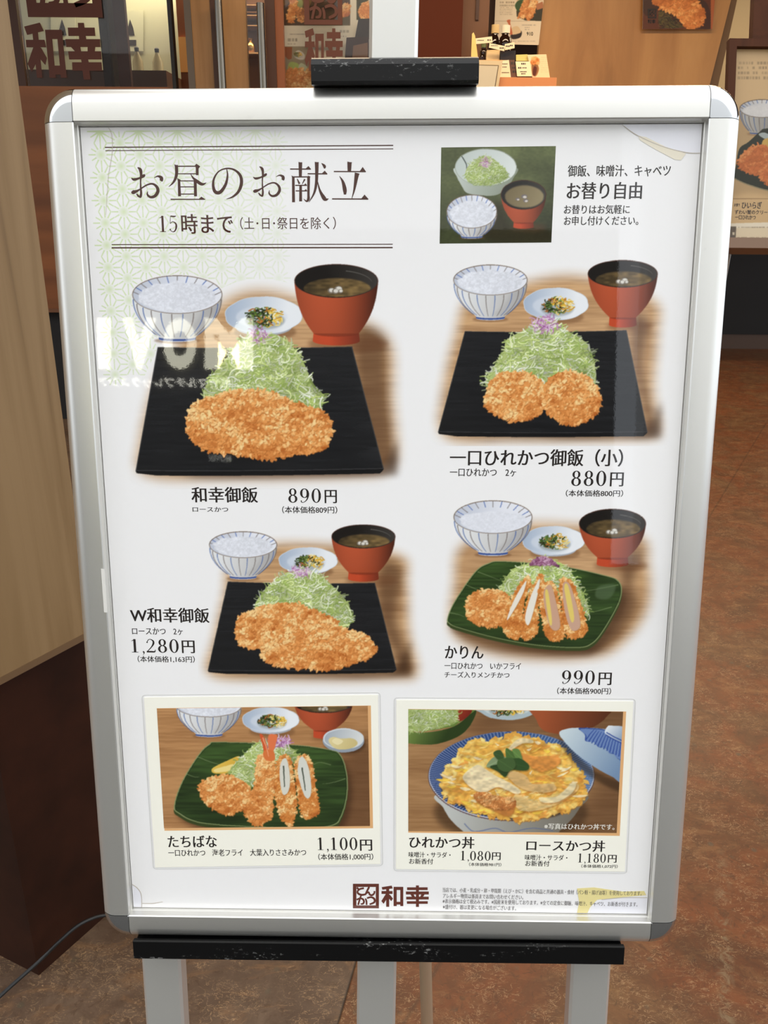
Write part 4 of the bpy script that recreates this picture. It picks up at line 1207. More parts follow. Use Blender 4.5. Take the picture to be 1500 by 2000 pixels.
hd.strokes([[(590, 108, 40), (594, 200, 38), (582, 265, 34), (550, 325, 22), (498, 373, 5)], [(600, 123, 14), (840, 123, 14)], [(845, 112, 36), (845, 180, 34), (845, 232, 32)], [(600, 215, 12), (850, 215, 12)],
            [(765, 218, 6), (795, 265, 22), (845, 308, 38), (905, 343, 34), (958, 324, 4)], [(622, 282, 30), (630, 490, 36)], [(820, 296, 36), (825, 490, 36)], [(625, 302, 12), (822, 302, 12)], [(630, 375, 12), (822, 375, 12)], [(630, 463, 12), (822, 463, 12)], [(520, 527, 15), (940, 527, 13)]], ca,
           [[(818, 112), (835, 92), (882, 125), (862, 152), (826, 140)], [(600, 266), (648, 296), (607, 300)], [(862, 526), (895, 494), (948, 528)], [(565, 98), (612, 120), (572, 130)]])
hd.strokes([[(1206, 160, 10), (1215, 240, 22), (1190, 350, 34), (1125, 440, 42), (1065, 435, 40), (1040, 360, 32), (1052, 270, 24), (1110, 185, 16), (1205, 150, 18), (1300, 168, 24), (1370, 235, 34), (1385, 330, 40), (1350, 430, 34), (1280, 495, 22), (1202, 525, 6)]], ca)
hd.strokes([[(640, 72, 44), (640, 242, 34)], [(520, 151, 14), (760, 152, 14)], [(557, 238, 30), (560, 540, 34)], [(548, 243, 14), (745, 243, 14)], [(737, 240, 34), (735, 400, 28), (735, 470, 28)], [(735, 465, 28), (734, 505, 32), (712, 528, 20), (678, 500, 4)],
            [(603, 266, 10), (630, 325, 24)], [(692, 270, 20), (660, 330, 6)], [(580, 342, 13), (716, 342, 13)], [(585, 407, 13), (718, 407, 13)], [(643, 335, 30), (643, 530, 34)], [(725, 206, 14), (955, 208, 14)],
            [(832, 70, 46), (832, 200, 38), (825, 330, 32), (798, 440, 22), (740, 540, 5)], [(838, 280, 6), (868, 400, 24), (915, 488, 46), (940, 508, 34), (972, 498, 4)], [(888, 82, 6), (922, 118, 34), (922, 146, 12)],
            [(1216, 70, 52), (1214, 180, 40)], [(1032, 180, 14), (1405, 182, 14)], [(1098, 233, 5), (1138, 300, 30), (1160, 390, 46), (1163, 450, 26)], [(1306, 198, 58), (1298, 235, 48), (1272, 390, 24), (1243, 497, 6)], [(1012, 501, 15), (1435, 503, 15)]], cb,
           [[(695, 152), (735, 116), (768, 155)], [(728, 226), (762, 242), (735, 256)], [(535, 226), (572, 246), (545, 256)], [(680, 340), (700, 318), (720, 343)], [(685, 406), (704, 384), (722, 409)], [(888, 207), (925, 170), (960, 210)], [(1332, 182), (1370, 126), (1412, 185)], [(1350, 502), (1392, 450), (1440, 505)], [(616, 66), (665, 82), (640, 90)], [(806, 66), (860, 76), (835, 86)], [(1188, 62), (1250, 78), (1220, 88)]])
tag(hd.build('heading', INK_BROWN, poster), 'large brown Japanese heading')
sub = Lines()
sub.digits('15', 312, 346, 421, 453.5).text('時まで', 354, 455, 418, 456.5).text('（土･日･祭日を除く）', 469, 656, 424, 448, thin=-.003, smear=.008)
sub.build('subheading', INK_BROWN, poster)
ru = Lines()
for x0, y0, x1, y1, t in ((205, 287.8, 768, 284, 2.2), (206, 294.3, 768, 290.8, 1.6), (218, 477.6, 767, 477, 1.6), (218, 484, 767, 483.6, 2.4)):
    ru.strokes([[(x0, y0, t), (x1, y1, t)]], lambda x, y: (x, y))
ru.build('ruled_lines', INK_BROWN, poster)
Lines().text('御飯、味噌汁、キャベツ', 1109, 1310, 322, 345).text('お替り自由', 1107, 1254, 355.7, 389, smear=.018).text('お替りはお気軽に', 1101.5, 1230, 400, 418).text('お申し付けください。', 1101.5, 1247, 422, 440).build('refill_note', INK_DARK, poster)

def meal(names, price, yen, net):
    a = Lines()
    for i, (t, x0, x1, y0, y1) in enumerate(names):
        a.text(t, x0, x1, y0, y1, smear=.02 if i == 0 else .012)
    a.build('meal_name', INK_DARK, poster)
    b = Lines()
    for t, x0, x1, y0, y1 in price: b.digits(t, x0, x1, y0, y1)
    for x0, x1, y0, y1 in yen: b.text('円', x0, x1, y0, y1, smear=.018)
    b.build('price', INK_DARK, poster)
    c_ = Lines()
    for t, x0, x1, y0, y1 in net: c_.text(t, x0, x1, y0, y1, smear=.012)
    c_.build('price_note', INK_DARK, poster)
meal([('和幸御飯', 373.6, 503.7, 951, 981.6), ('ロースかつ', 376, 445.6, 990, 999.6)], [('890', 563, 626.8, 954, 982)], [(634, 658, 957, 982.8)], [('（本体価格809円）', 551, 658.7, 988.8, 1002.7)])
meal([('一口ひれかつ御飯（小）', 878.7, 1217, 877, 910.7), ('一口ひれかつ　2ヶ', 878.7, 1008, 914.7, 930.7)], [('880', 1116, 1184, 919.5, 949.3)], [(1191.5, 1218, 922.7, 950)], [('（本体価格800円）', 1105, 1217, 956.8, 970)])
meal([('W和幸御飯', 254, 409, 1187, 1216), ('ロースかつ　2ヶ', 258, 357, 1226, 1240)], [('1,280', 257, 349, 1248, 1279)], [(355, 380.4, 1251, 1275.7)], [('（本体価格1,163円）', 268.8, 380.4, 1281, 1294)])
meal([('かりん', 868.8, 944.6, 1261.4, 1286.4), ('一口ひれかつ　いかフライ', 868, 1017.6, 1294.4, 1307), ('チーズ入りメンチかつ', 868, 995, 1312, 1324)], [('990', 1097.6, 1161.6, 1309.4, 1336)], [(1169, 1194.6, 1313.6, 1338)], [('（本体価格900円）', 1088, 1193.6, 1343, 1356)])

# ---- shop mark: seal box and two heavy characters (drawing units of one close look)
LOGO_RIBS = [[(150, 160, 34), (172, 185, 32), (195, 212, 30)], [(272, 172, 34), (205, 188, 32), (165, 222, 30), (170, 262, 34), (230, 288, 36), (305, 278, 30)], [(362, 150, 34), (330, 215, 34), (296, 285, 30)], [(315, 262, 26), (350, 242, 30), (375, 285, 32), (415, 292, 34), (448, 262, 30), (455, 222, 30)],
             [(146, 372, 30), (205, 348, 30), (255, 365, 32), (272, 405, 32), (255, 440, 30), (215, 445, 22)], [(222, 300, 28), (195, 380, 30), (172, 462, 30)], [(298, 350, 26), (315, 400, 30), (318, 462, 26)], [(325, 345, 30), (395, 328, 32), (450, 358, 36), (450, 415, 34), (370, 452, 28)]]
LOGO_BOX = [[(82, 97), (530, 97), (530, 152), (82, 152)], [(82, 470), (530, 470), (530, 520), (82, 520)], [(82, 150), (142, 150), (142, 472), (82, 472)], [(476, 150), (530, 150), (530, 472), (476, 472)]]
LOGO_WA = [[(578, 155), (750, 128), (768, 178), (590, 200)], [(575, 222), (765, 222), (765, 272), (575, 272)], [(655, 160), (707, 160), (707, 495), (655, 495)], [(655, 262), (700, 300), (612, 442), (572, 395)], [(690, 285), (720, 285), (772, 352), (742, 398), (690, 335)],
           [(783, 150), (837, 150), (837, 482), (783, 482)], [(898, 150), (950, 150), (950, 482), (898, 482)], [(835, 150), (900, 150), (900, 205), (835, 205)], [(835, 408), (900, 408), (900, 455), (835, 455)]]
LOGO_KO = [[(1015, 158), (1370, 158), (1370, 206), (1015, 206)], [(995, 230), (1390, 230), (1390, 281), (995, 281)], [(1000, 320), (1388, 320), (1388, 368), (1000, 368)], [(1012, 398), (1372, 398), (1372, 443), (1012, 443)], [(1168, 125), (1220, 125), (1220, 497), (1168, 497)], [(1072, 278), (1128, 278), (1150, 322), (1098, 322)], [(1262, 278), (1318, 278), (1292, 322), (1240, 322)]]
lc = lambda x, y: (680 + x / 8.824, 1715 + y / 8.824)
lg = Lines(); lg.strokes(LOGO_RIBS, lc, LOGO_BOX + LOGO_WA + LOGO_KO); lg.build('shop_logo', INK_LOGO, poster)
fp = Lines(z=.0004)
for t, x0, x1, ya, yb in (('当店では、小麦・乳成分・卵・甲殻類（えび・かに）を含む商品と共通の器具・食材（パン粉・揚げ油等）を使用しております。', 864.5, 1253, 1737.5, 1744.5), ('アレルギー物質は係員までお問い合わせください。', 865, 1022, 1749, 1752),
                          ('※表示価格は全て税込みです。※国産米を使用しております。※全ての定食に御飯、味噌汁、キャベツ、お新香が付きます。', 864.5, 1245, 1759.5, 1766), ('※盛付け、器は変更になる場合がございます。', 865, 1008, 1770.5, 1773.5)):
    fp.text(t, x0, x1, (ya + yb) / 2 - 4.6, (ya + yb) / 2 + 4.6, dy=yb - ya, thin=-.008, smear=.012)
fp.build('fine_print', mat('grey_ink', (92, 86, 86), .1), poster)

# ---- worn laminate corners and old tape
clampxy = lambda x, y: np.clip(poster_xy(x, y), (-.2849, -.4064), (.2849, .4064))
mt = lambda pts, z: [(*clampxy(x, y), z) for x, y in pts]
TAPE_M = gloss('yellowed_tape', (238, 224, 158))
TAPE_P = gloss('pale_tape', (240, 232, 212))
COOL = gloss('bare_backing', (241, 241, 248))
LINE = mat('laminate_edge', (196, 186, 172), .3)
def patch(name, pts, z, m, lab=None, h=.00012):
    b_, t_ = mt(pts, z - h), mt(pts, z)
    o = MB().loft([b_, t_]).build(name, m, poster)
    return tag(o, lab) if lab else o
patch('tape', [(1127, 1735), (1160, 1733), (1215, 1741), (1258, 1740), (1262, 1748), (1214, 1752), (1166, 1757), (1152, 1772), (1147, 1787), (1127, 1785), (1131, 1762)], .0003, TAPE_M, 'yellowed strip of tape')
patch('tape', [(1246, 265), (1262, 268), (1300, 287), (1340, 300), (1330, 313), (1318, 312), (1280, 292), (1250, 274)], .0003, TAPE_P, 'pale strip of tape')
patch('bare_corner', _catmull([(1206, 236), (1240, 262), (1290, 285), (1340, 298), (1371, 299)], 5, False).tolist() + [(1376, 234)], .0002, COOL)
patch('bare_corner', _catmull([(1150, 1792), (1158, 1768), (1175, 1757), (1215, 1753), (1264, 1753)], 5, False).tolist() + [(1264, 1790)], .0002, COOL)
patch('bare_corner', _catmull([(256, 1726), (268, 1734), (276, 1748), (277, 1779)], 5, False).tolist() + [(257, 1779)], .0002, COOL)
for _edge in [[(1206, 236, 1.2), (1240, 262, 1.6), (1290, 285, 1.4), (1340, 298, 1.6), (1371, 299, 1.2)], [(256, 1726, 1.2), (268, 1734, 1.4), (276, 1748, 1.2), (277, 1779, 1.0)], [(1175, 1757, 1.), (1215, 1753, 1.2), (1264, 1753, 1.2)], [(278, 1764, 1), (300, 1764, 1.2), (318, 1761, .8)],
            [(205, 238, .8), (218, 262, 1.0), (219, 300, 1.), (212, 345, .8), (207, 420, .6)]]:
    Lines(clampxy, .00035).strokes([_edge], lambda x, y: (x, y)).build('laminate_edge', LINE, poster)

# ------------------------------------------------------------------ the two cards fixed onto the poster
def card(quad, fn, orange_quad, label, groups, tilt, white=None):
    k = np.array([poster_xy(*p) for p in quad]); c0 = k.mean(0)
    e = ((k[1] - k[0]) + (k[2] - k[3])); e /= np.linalg.norm(e)
    L = Matrix(((e[0], -e[1], 0, c0[0]), (e[1], e[0], 0, c0[1]), (0, 0, 1, .0003), (0, 0, 0, 1)))
    t = thing('menu_card', label, 'menu card', matrix=POSE @ L, group='small cards fixed onto the poster')
    R2 = np.array(((e[0], e[1]), (-e[1], e[0])))
    to = lambda x, y: R2 @ (poster_xy(x, y) - c0)
    q = [R2 @ (p - c0) for p in k]
    MB().loft([[(*p, 0.) for p in q], [(*p, .0005) for p in q]]).build('card_sheet', CREAM, t)
    # clear pouch edge with rounded corners, a hair wider than the card
    qq = np.array(q); gx = .0022
    pch = np.array([(p[0] + gx * np.sign(p[0]), p[1] + gx * 1.1 * np.sign(p[1])) for p in qq])
    ring = []
    for i in range(4):
        a, b_, c_ = pch[i - 1], pch[i], pch[(i + 1) % 4]
        for f_ in (0, .25, .5, .75, 1):
            u1 = b_ + (a - b_) / np.linalg.norm(a - b_) * .004; u2 = b_ + (c_ - b_) / np.linalg.norm(c_ - b_) * .004
            ring.append((u1 * (1 - f_) + b_ * f_) * (1 - f_) + (b_ * (1 - f_) + u2 * f_) * f_)
    ring = np.array(ring); nxt = np.roll(ring, -1, 0) - np.roll(ring, 1, 0); nxt /= np.linalg.norm(nxt, axis=1)[:, None]; nr2 = np.c_[-nxt[:, 1], nxt[:, 0]] * .0003
    v = np.vstack([ring + nr2, ring - nr2]); m_ = len(ring); f = [(i, (i + 1) % m_, m_ + (i + 1) % m_, m_ + i) for i in range(m_)]
    MB().add(np.c_[v, np.full(len(v), .0001)], f).build('pouch_edge', mat('pouch_edge', (214, 214, 212), .2), t, fix=False)
    MB().add([(*to(*p), .00054) for p in orange_quad], [(3, 2, 1, 0)]).build('photo_border', gloss('orange_border', (232, 180, 124)), t)
    P, pq = fn()
    def loc(X, Y):
        u, v_ = poster_grid(X, Y)
        w_ = np.stack([u - c0[0], v_ - c0[1]], -1) @ R2.T
        return np.concatenate([w_, np.zeros_like(u)[..., None]], -1)
    picture(P, pq, loc, 'meal_photo', t, (0, 0, .0006))
    for ns, ps, ys_, es in groups:
        nm = Lines(to, .0006); pr = Lines(to, .0006); ne = Lines(to, .0006)
        for i, (tx, x0, x1, y0, y1) in enumerate(ns): nm.text(tx, x0, x1, y0, y1, dy=tilt * (x1 - x0), smear=.014 if i else .02)
        for tx, x0, x1, y0, y1 in ps: pr.digits(tx, x0, x1, y0, y1, dy=tilt * (x1 - x0))
        for x0, x1, y0, y1 in ys_: pr.text('円', x0, x1, y0, y1, dy=tilt * (x1 - x0), smear=.018)
        for tx, x0, x1, y0, y1 in es: ne.text(tx, x0, x1, y0, y1, dy=tilt * (x1 - x0), smear=.012)
        nm.build('meal_name', INK_DARK, t); pr.build('price', INK_DARK, t); ne.build('price_note', INK_DARK, t)
    if white:
        wh = Lines(to, .0007); wh.text(*white[:5], dy=tilt * 137, smear=.014); tag(wh.build('photo_caption', INK_WHITE, t), 'white caption on the picture')
    return t
c1 = from_crop(270, 1350, 3.0); c2 = from_crop(760, 1350, 3.0)
card(c1((35, 35), (1405, 20), (1420, 1010), (100, 1030)), pic_shrimp_card, c1((110, 98), (1363, 82), (1376, 800), (155, 815)), 'cream menu card with fried shrimp on a green plate, price 1,100 yen',
     [([('たちばな', 328, 424, 1631, 1654), ('一口ひれかつ　海老フライ　大葉入りささみかつ', 329, 598, 1657.5, 1671)], [('1,100', 620.7, 698, 1634.5, 1663.5)], [(703, 727, 1639, 1660.7)], [('（本体価格1,000円）', 621.7, 729, 1666, 1679)])], -.004)
card(c2((42, 50), (1430, 58), (1380, 1055), (40, 1040)), pic_bowl_card, c2((112, 102), (1388, 117), (1350, 845), (112, 826)), 'cream menu card with egg and cutlet rice bowl in blue-rimmed bowl',
     [([('ひれかつ丼', 799, 926.7, 1633, 1656), ('味噌汁・サラダ・', 798, 880, 1663, 1674), ('お新香付', 799, 846, 1675.7, 1686.7)], [('1,080', 900, 958, 1661, 1683)], [(960.7, 977.7, 1664, 1679)], [('（本体価格981円）', 916, 979, 1684, 1691)]),
      ([('ロースかつ丼', 1027.7, 1181.7, 1640, 1662), ('味噌汁・サラダ・', 1025, 1108, 1668.5, 1679.5), ('お新香付', 1025.7, 1073, 1680, 1691)], [('1,180', 1129, 1182.7, 1666, 1687)], [(1187, 1204, 1669, 1684)], [('（本体価格1,072円）', 1135, 1206, 1687.5, 1694.5)])], .012,
     ('※写真はひれかつ丼です。', 1062.7, 1200, 1607.7, 1619.3))
# ------------------------------------------------------------------ shop front behind the stand
YS = 5.0
def xs(px, Y, py=80):
    return float(at(px, py, Y)[0])
def zs(py, Y, px=750):
    return float(at(px, py, Y)[2])
oak = wood_mat('warm_oak', [(.28, (118, 82, 46)), (.45, (148, 108, 64)), (.6, (166, 124, 78)), (.75, (178, 138, 92))], 2, .5, .45)
redwood = wood_mat('red_brown_wood', [(.3, (112, 62, 32)), (.6, (142, 82, 46))], 2, .6, .45)
planks = wood_mat('plank_wood', [(.28, (92, 50, 22)), (.5, (122, 70, 34)), (.72, (144, 88, 46))], 0, .35, .4)
n_, l_, b_ = nodes(planks)
sep = n_.new('ShaderNodeSeparateXYZ'); l_.new(coords(planks), sep.inputs[0])
row = maths(planks, 'FRACT', maths(planks, 'MULTIPLY', sep.outputs['Z'], 9.0))
tone_ = noise_node(planks, 1.0, 0, .5, coords(planks, (.01, .01, 9.0)))
base(planks, mix(planks, .45, b_.inputs['Base Color'].links[0].from_socket, ramp(planks, tone_, [(.35, (84, 46, 20)), (.65, (150, 90, 46))])))
board = wood_mat('board_wall', [(.28, (140, 94, 46)), (.45, (174, 122, 66)), (.6, (192, 140, 80)), (.75, (202, 152, 92))], 2, .22, .45)
steel = mat('brushed_steel', (132, 126, 116), .25, 1.)
brass = mat('brass', (206, 160, 84), .25, 1.)
greyd = mat('grey_sash', (96, 84, 72), .4)
dkbr = mat('dark_stile', (72, 42, 26), .45)
def glass_mat():
    m = mat('window_glass', (255, 255, 255), .02)
    n, l, b = nodes(m)
    o = n['Material Output']; tr = n.new('ShaderNodeBsdfTransparent'); gl = n.new('ShaderNodeBsdfGlossy'); gl.inputs['Roughness'].default_value = .02
    fr = n.new('ShaderNodeFresnel'); fr.inputs[0].default_value = 1.45; mx = n.new('ShaderNodeMixShader')
    l.new(fr.outputs[0], mx.inputs[0]); l.new(tr.outputs[0], mx.inputs[1]); l.new(gl.outputs[0], mx.inputs[2]); l.new(mx.outputs[0], o.inputs['Surface'])
    return m
GLASS = glass_mat()
TOP = 2.9
def upright(px0, px1, Y, th=.05, z0=0., z1=TOP, py=80):
    return MB().box(xs(px0, Y, py), xs(px1, Y, py), Y, Y + th, z0, z1)
# left window and the plank wall under it
z_sill = zs(168, YS, 60); z_wb = zs(603, YS, 110)
tag(MB().box(-4.5, xs(338, YS), YS, YS + .1, z_wb, z_sill).build('wall_planks', planks), kind='structure')
tag(MB().box(-4.5, xs(338, YS), YS - .012, YS + .1, z_wb - .02, z_wb).build('trim_3', mat('plank_edge', (104, 64, 36), .5)), kind='structure')
tag(MB().box(-4.5, xs(338, YS), YS + .06, YS + .1, 0, z_wb - .02).build('wall_plinth', black), kind='structure')
win = thing('window_1', None, None); win['kind'] = 'structure'
upright(-60, 40, YS + .02, .06, z_sill).build('window_frame', dkbr, win)
MB().box(xs(40, YS), xs(332, YS), YS + .03, YS + .036, z_sill, TOP).build('window_pane', GLASS, win, fix=False)
upright(331, 338, YS - .03, .06, .0).build('window_sash', mat('black_sash', (30, 24, 22), .2, .4), win)
# shop mark stuck on the glass
def mark(polys, ribs, ref, px, Y, name, label, group):
    """ref: (x0, y0, x1, y1) of the drawing; px: the same box in the picture; built flat on the pane at depth Y"""
    A = at(px[0], px[1], Y); B = at(px[2], px[1], Y); Cc = at(px[0], px[3], Y)
    sx_ = (B[0] - A[0]) / (ref[2] - ref[0]); sz_ = (Cc[2] - A[2]) / (ref[3] - ref[1])
    f = lambda x, y: (A[0] + (x - ref[0]) * sx_, A[2] + (y - ref[1]) * sz_)
    mb = MB(); k = 0
    for q in polys:
        mb.prism([f(*p) for p in q], lambda a, b, d: (a, d, b), Y - .0002 * (k % 4), Y + .0015); k += 1
    for r in ribs:
        v, fc = _rib(r, 4); g_ = [f(x, y) for x, y in v]
        mb.add([(a, Y - .0002 * (k % 4), b) for a, b in g_], fc); k += 1
    return tag(mb.build(name, mat('brown_film', (92, 48, 34), .6), fix=False), label, 'window sticker', group)
GS = 'brown shop stickers on the glass'
yd = YS + .02
LOW = [q for q in LOGO_BOX]
LET = [[(335, 370), (555, 315), (612, 432), (378, 487)], [(360, 555), (620, 555), (645, 660), (368, 660)], [(452, 450), (528, 440), (590, 1085), (516, 1085)], [(468, 650), (552, 650), (505, 880), (440, 1005), (385, 890)], [(545, 655), (572, 665), (655, 810), (632, 908), (540, 800)],
       [(628, 415), (716, 415), (778, 1085), (692, 1085)], [(790, 415), (862, 415), (930, 1085), (850, 1085)], [(628, 415), (862, 415), (876, 545), (642, 545)], [(680, 915), (910, 915), (922, 1040), (692, 1040)],
       [(1085, 318), (1170, 318), (1182, 400), (1090, 400)], [(945, 385), (1320, 385), (1330, 502), (955, 502)], [(1100, 490), (1195, 490), (1205, 560), (1105, 560)], [(910, 545), (1395, 545), (1402, 656), (925, 656)], [(985, 650), (1120, 650), (1132, 722), (1050, 722)], [(1222, 650), (1330, 650), (1322, 722), (1222, 722)],
       [(950, 715), (1410, 715), (1420, 830), (965, 830)], [(1130, 825), (1228, 825), (1240, 880), (1140, 880)], [(1005, 868), (1415, 868), (1425, 986), (1010, 986)], [(1150, 980), (1245, 980), (1262, 1110), (1168, 1110)]]
def lettering(to_px, Y, name, label, polys):
    mb = MB()
    for k, q in enumerate(polys):
        p = [at(*to_px(x, y), Y) for x, y in q]
        mb.loft([[(a_[0], Y - .0002 * (k % 4), a_[2]) for a_ in p], [(a_[0], Y + .0015, a_[2]) for a_ in p]])
    return tag(mb.build(name, mat('brown_film', (92, 48, 34), .6)), label, 'window sticker', GS)
lettering(lambda x, y: (x / 7.143, y / 7.143), yd, 'window_lettering', 'large brown two-character lettering on the left window', LET)
small = lambda x, y: (595 + (x - .09 * (y - 315) - 330) / 1010 * 72, 55 + (y - 315) / 795 * 86)
lettering(small, yd, 'window_lettering', 'small brown two-character lettering beside the black clip, on the menu window', LET)
mark(LOGO_BOX + [[(82, 440), (530, 440), (530, 480), (82, 480)]], LOGO_RIBS, (82, 97, 530, 520), (36, -118, 186, 33), yd, 'window_emblem', 'brown square emblem above the large lettering on the left window', GS)
mark(LOGO_BOX, LOGO_RIBS, (82, 97, 530, 520), (593, -36, 668, 48), yd, 'window_emblem', 'small brown square emblem above the small lettering', GS)
# what is seen through the left window
tag(MB().box(-4.6, xs(362, 6.6), 6.6, 6.7, 0, TOP).build('wall_inner', mat('pale_green_wall', (196, 196, 164), .7)), kind='structure')
tag(MB().box(-4.4, xs(334, 6.2), 6.0, 6.58, 0, zs(141, 6.1, 200)).build('kitchen_counter', mat('counter_wood', (88, 58, 38), .4)), 'dark kitchen counter behind the left window', 'counter')
for i, (a, b, Y, c) in enumerate(((196, 212, 5.5, (40, 22, 16)), (212, 231, 5.56, (118, 98, 74)), (226, 249, 5.5, (74, 40, 28)))):
    tag(upright(a, b, Y, .04).build('trim_%d' % (4 + i), mat('inner_post_%d' % i, c, .5)), kind='structure')
blackm = mat('dark_matt', (38, 24, 16), .6)
def reflection(px, lab):  # panel and dark marks stand in for a reflection in the window glass
    t = thing('glass_reflection', lab, 'reflection', tuple(at(px, 70, 6.58)), 'reflections built as panels at the pale kitchen wall')
    o = np.array(t.location)
    g_ = lambda x, y, Y=6.594: tuple(at(x, y, 6.59) * (1, 0, 1) + (0, Y, 0) - o)
    MB().loft([[g_(px - 22, 20, Y), g_(px + 26, 20, Y), g_(px + 26, 100, Y), g_(px - 22, 100, Y)] for Y in (6.594, 6.59)]).build('board', mat('reflection_panel', (202, 202, 170), .6), t)
    MB().loft([[g_(px, 38, Y), g_(px + 6, 54, Y), g_(px + 9, 69, Y), g_(px - 8, 69, Y), g_(px - 4, 54, Y)] for Y in (6.59, 6.587)]).build('arrow_mark', blackm, t)
    MB().loft([[g_(px - 7, 78, Y), g_(px + 12, 78, Y), g_(px + 12, 89, Y), g_(px - 7, 89, Y)] for Y in (6.59, 6.587)]).build('block_mark', blackm, t)
reflection(254, 'reflection built as a pale panel with a dark pointed mark, left of the steel door handles')
reflection(121, 'reflection built as a pale panel with a dark pointed mark, half hidden by the large lettering')
cr = mat('cruet_glass', (214, 200, 160), .08, alpha=.55)
for px, y0, h, lab in ((269, 95, 36, 'slim glass cruet on the kitchen counter, nearer the posts'), (308, 97, 30, 'squat glass cruet on the kitchen counter, nearer the door')):
    p = at(px, 141, 6.06); z0 = zs(141, 6.1, 200)
    t = thing('glass_cruet', lab, 'cruet', (p[0], 6.08, z0), 'cruets on the kitchen counter')
    hh = zs(y0, 6.08) - z0
    MB().lathe([(.001, 0), (.036, .001), (.034, hh * .4), (.016, hh * .7), (.012, hh * .82), (.001, hh * .82)]).build('bottle', cr, t, True)
    MB().lathe([(.001, hh * .8), (.013, hh * .8), (.015, hh * .95), (.008, hh), (.001, hh)]).build('stopper', blackm, t, True)
# lit cupboard glimpsed beside the door
cup = thing('lit_cupboard', 'warm wooden cupboard glimpsed between the window sash and the door', 'cupboard', (xs(349, 6.3), 6.42, 0))
cx = cup.location
MB().box(xs(341, 6.3) - cx[0], xs(368, 6.3) - cx[0], 0, .16, 0, 2.6).build('carcass', mat('cup_dark', (120, 66, 36), .5), cup)
MB().box(xs(342, 6.3) - cx[0], xs(359, 6.3) - cx[0], -.02, 0, zs(140, 6.3), zs(70, 6.3)).build('door', mat('cup_light', (226, 164, 92), .5), cup)

# sliding doors with long steel handles
d1 = thing('door_1', None, None); d1['kind'] = 'structure'
upright(363, 376, YS - .06, .05).build('door_edge', greyd, d1)
upright(376, 482, YS - .05, .05).build('door_stile', oak, d1)
def handle(px, parent, y_top, m, r=.0205):
    x = xs(px, YS - .11); zt = zs(y_top, YS - .11)
    mb = MB().tube([(x, YS - .11, zt - 1.1), (x, YS - .11, zt)], r, 16)
    mb.tube([(x, YS - .11, zt - .10), (x, YS - .04, zt - .10)], .009, 8).tube([(x, YS - .11, zt - 1.0), (x, YS - .04, zt - 1.0)], .009, 8)
    return mb.build('door_handle', m, parent, True)
upright(414, 423, YS - .055, .006).build('handle_shadow', dkbr, d1)  # dark strip laid on the stile as the shadow beside the handle
handle(430, d1, 3, steel)
MB().box(xs(482, YS), xs(520, YS), YS - .03, YS - .025, 0, TOP).build('door_pane', GLASS, d1, fix=False)
d2 = thing('door_2', None, None); d2['kind'] = 'structure'
upright(519, 538, YS - .05, .05).build('door_stile', dkbr, d2)
upright(538, 554, YS - .03, .05).build('door_frame', redwood, d2)
handle(511, d2, 8, steel)
tag(MB().box(xs(470, 7.0), xs(545, 7.0), 7.0, 7.1, 0, TOP).build('wall_amber', mat('amber_wall', (150, 98, 52), .6)), kind='structure')
sh = thing('wall_shelf', 'narrow wooden shelves glimpsed between the door handles', 'shelf', (xs(495, 6.8), 6.8, 0))
for py in (12, 32, 52):
    MB().box(-.09, .09, -.02, .18, zs(py, 6.8) - .006, zs(py, 6.8)).build('board', oak, sh)
for sx in (-.098, .09):
    MB().box(sx, sx + .008, -.02, .19, 0, TOP - .1).build('side_panel', oak, sh)
vz = zs(104, 6.78)
MB().box(-.09, .09, -.02, .18, vz - .01, vz).build('board', oak, sh)
t = tag(MB().lathe([(.001, 0), (.024, 0), (.036, .03), (.034, .055), (.014, .08), (.018, .095), (.001, .095)]).build('brass_vase', brass, smooth=True), 'small shiny brass vase between the door handles', 'vase')
t.location = (xs(488, 6.8), 6.84, vz)

# window with menus between the doors and the post
w2 = thing('window_2', None, None); w2['kind'] = 'structure'
MB().box(xs(554, YS), xs(822, YS), YS + .03, YS + .036, 0, TOP).build('window_pane', GLASS, w2, fix=False)
upright(817, 902, YS - .02, .1).build('window_post', mat('wine_brown', (84, 40, 24), .6, spec=.1), w2)
tag(upright(900, 953, YS + .1, .08).build('wall_middle', mat('taupe_brown', (116, 78, 52), .6)), kind='structure')
tag(upright(927, 933, YS + .09, .02, zs(38, YS + .1)).build('trim_7', dkbr), kind='structure')
tag(upright(952, 975, YS + .5, .08).build('wall_gap', dkbr), kind='structure')
# board wall at the right, its cut end, plaster beyond
YB = 5.4
def trap(name, pts, Y, th, m):
    p = [at(x, y, Y) for x, y in pts]
    return tag(MB().loft([[(q[0], Y, q[2]) for q in p], [(q[0], Y + th, q[2]) for q in p]]).build(name, m), kind='structure')
trap('wall_boards', [(1060, -60), (1443, -60), (1351, 305), (1330, 1100), (1000, 1100)], YB, .05, board)
trap('trim_8', [(1442.5, -60), (1453, -60), (1372, 305), (1350.5, 305)], YB + .02, .05, mat('cut_end', (112, 84, 52), .6))
trap('wall_right', [(1380, -80), (1800, -80), (1800, 420), (1330, 420)], 6.6, .1, creamwall)
tag(MB().box(xs(1250, 7.9, 600), xs(1800, 7.9, 600), 7.9, 8.2, .14, zs(300, 7.9)).build('dark_counter', black), 'dark counter far behind the framed menu on the right', 'counter')
tag(MB().box(xs(1250, 7.9, 600), xs(1800, 7.9, 600), 7.92, 8.2, .0, .139).build('trim_9', mat('kick_board', (82, 60, 46), .5)), kind='structure')

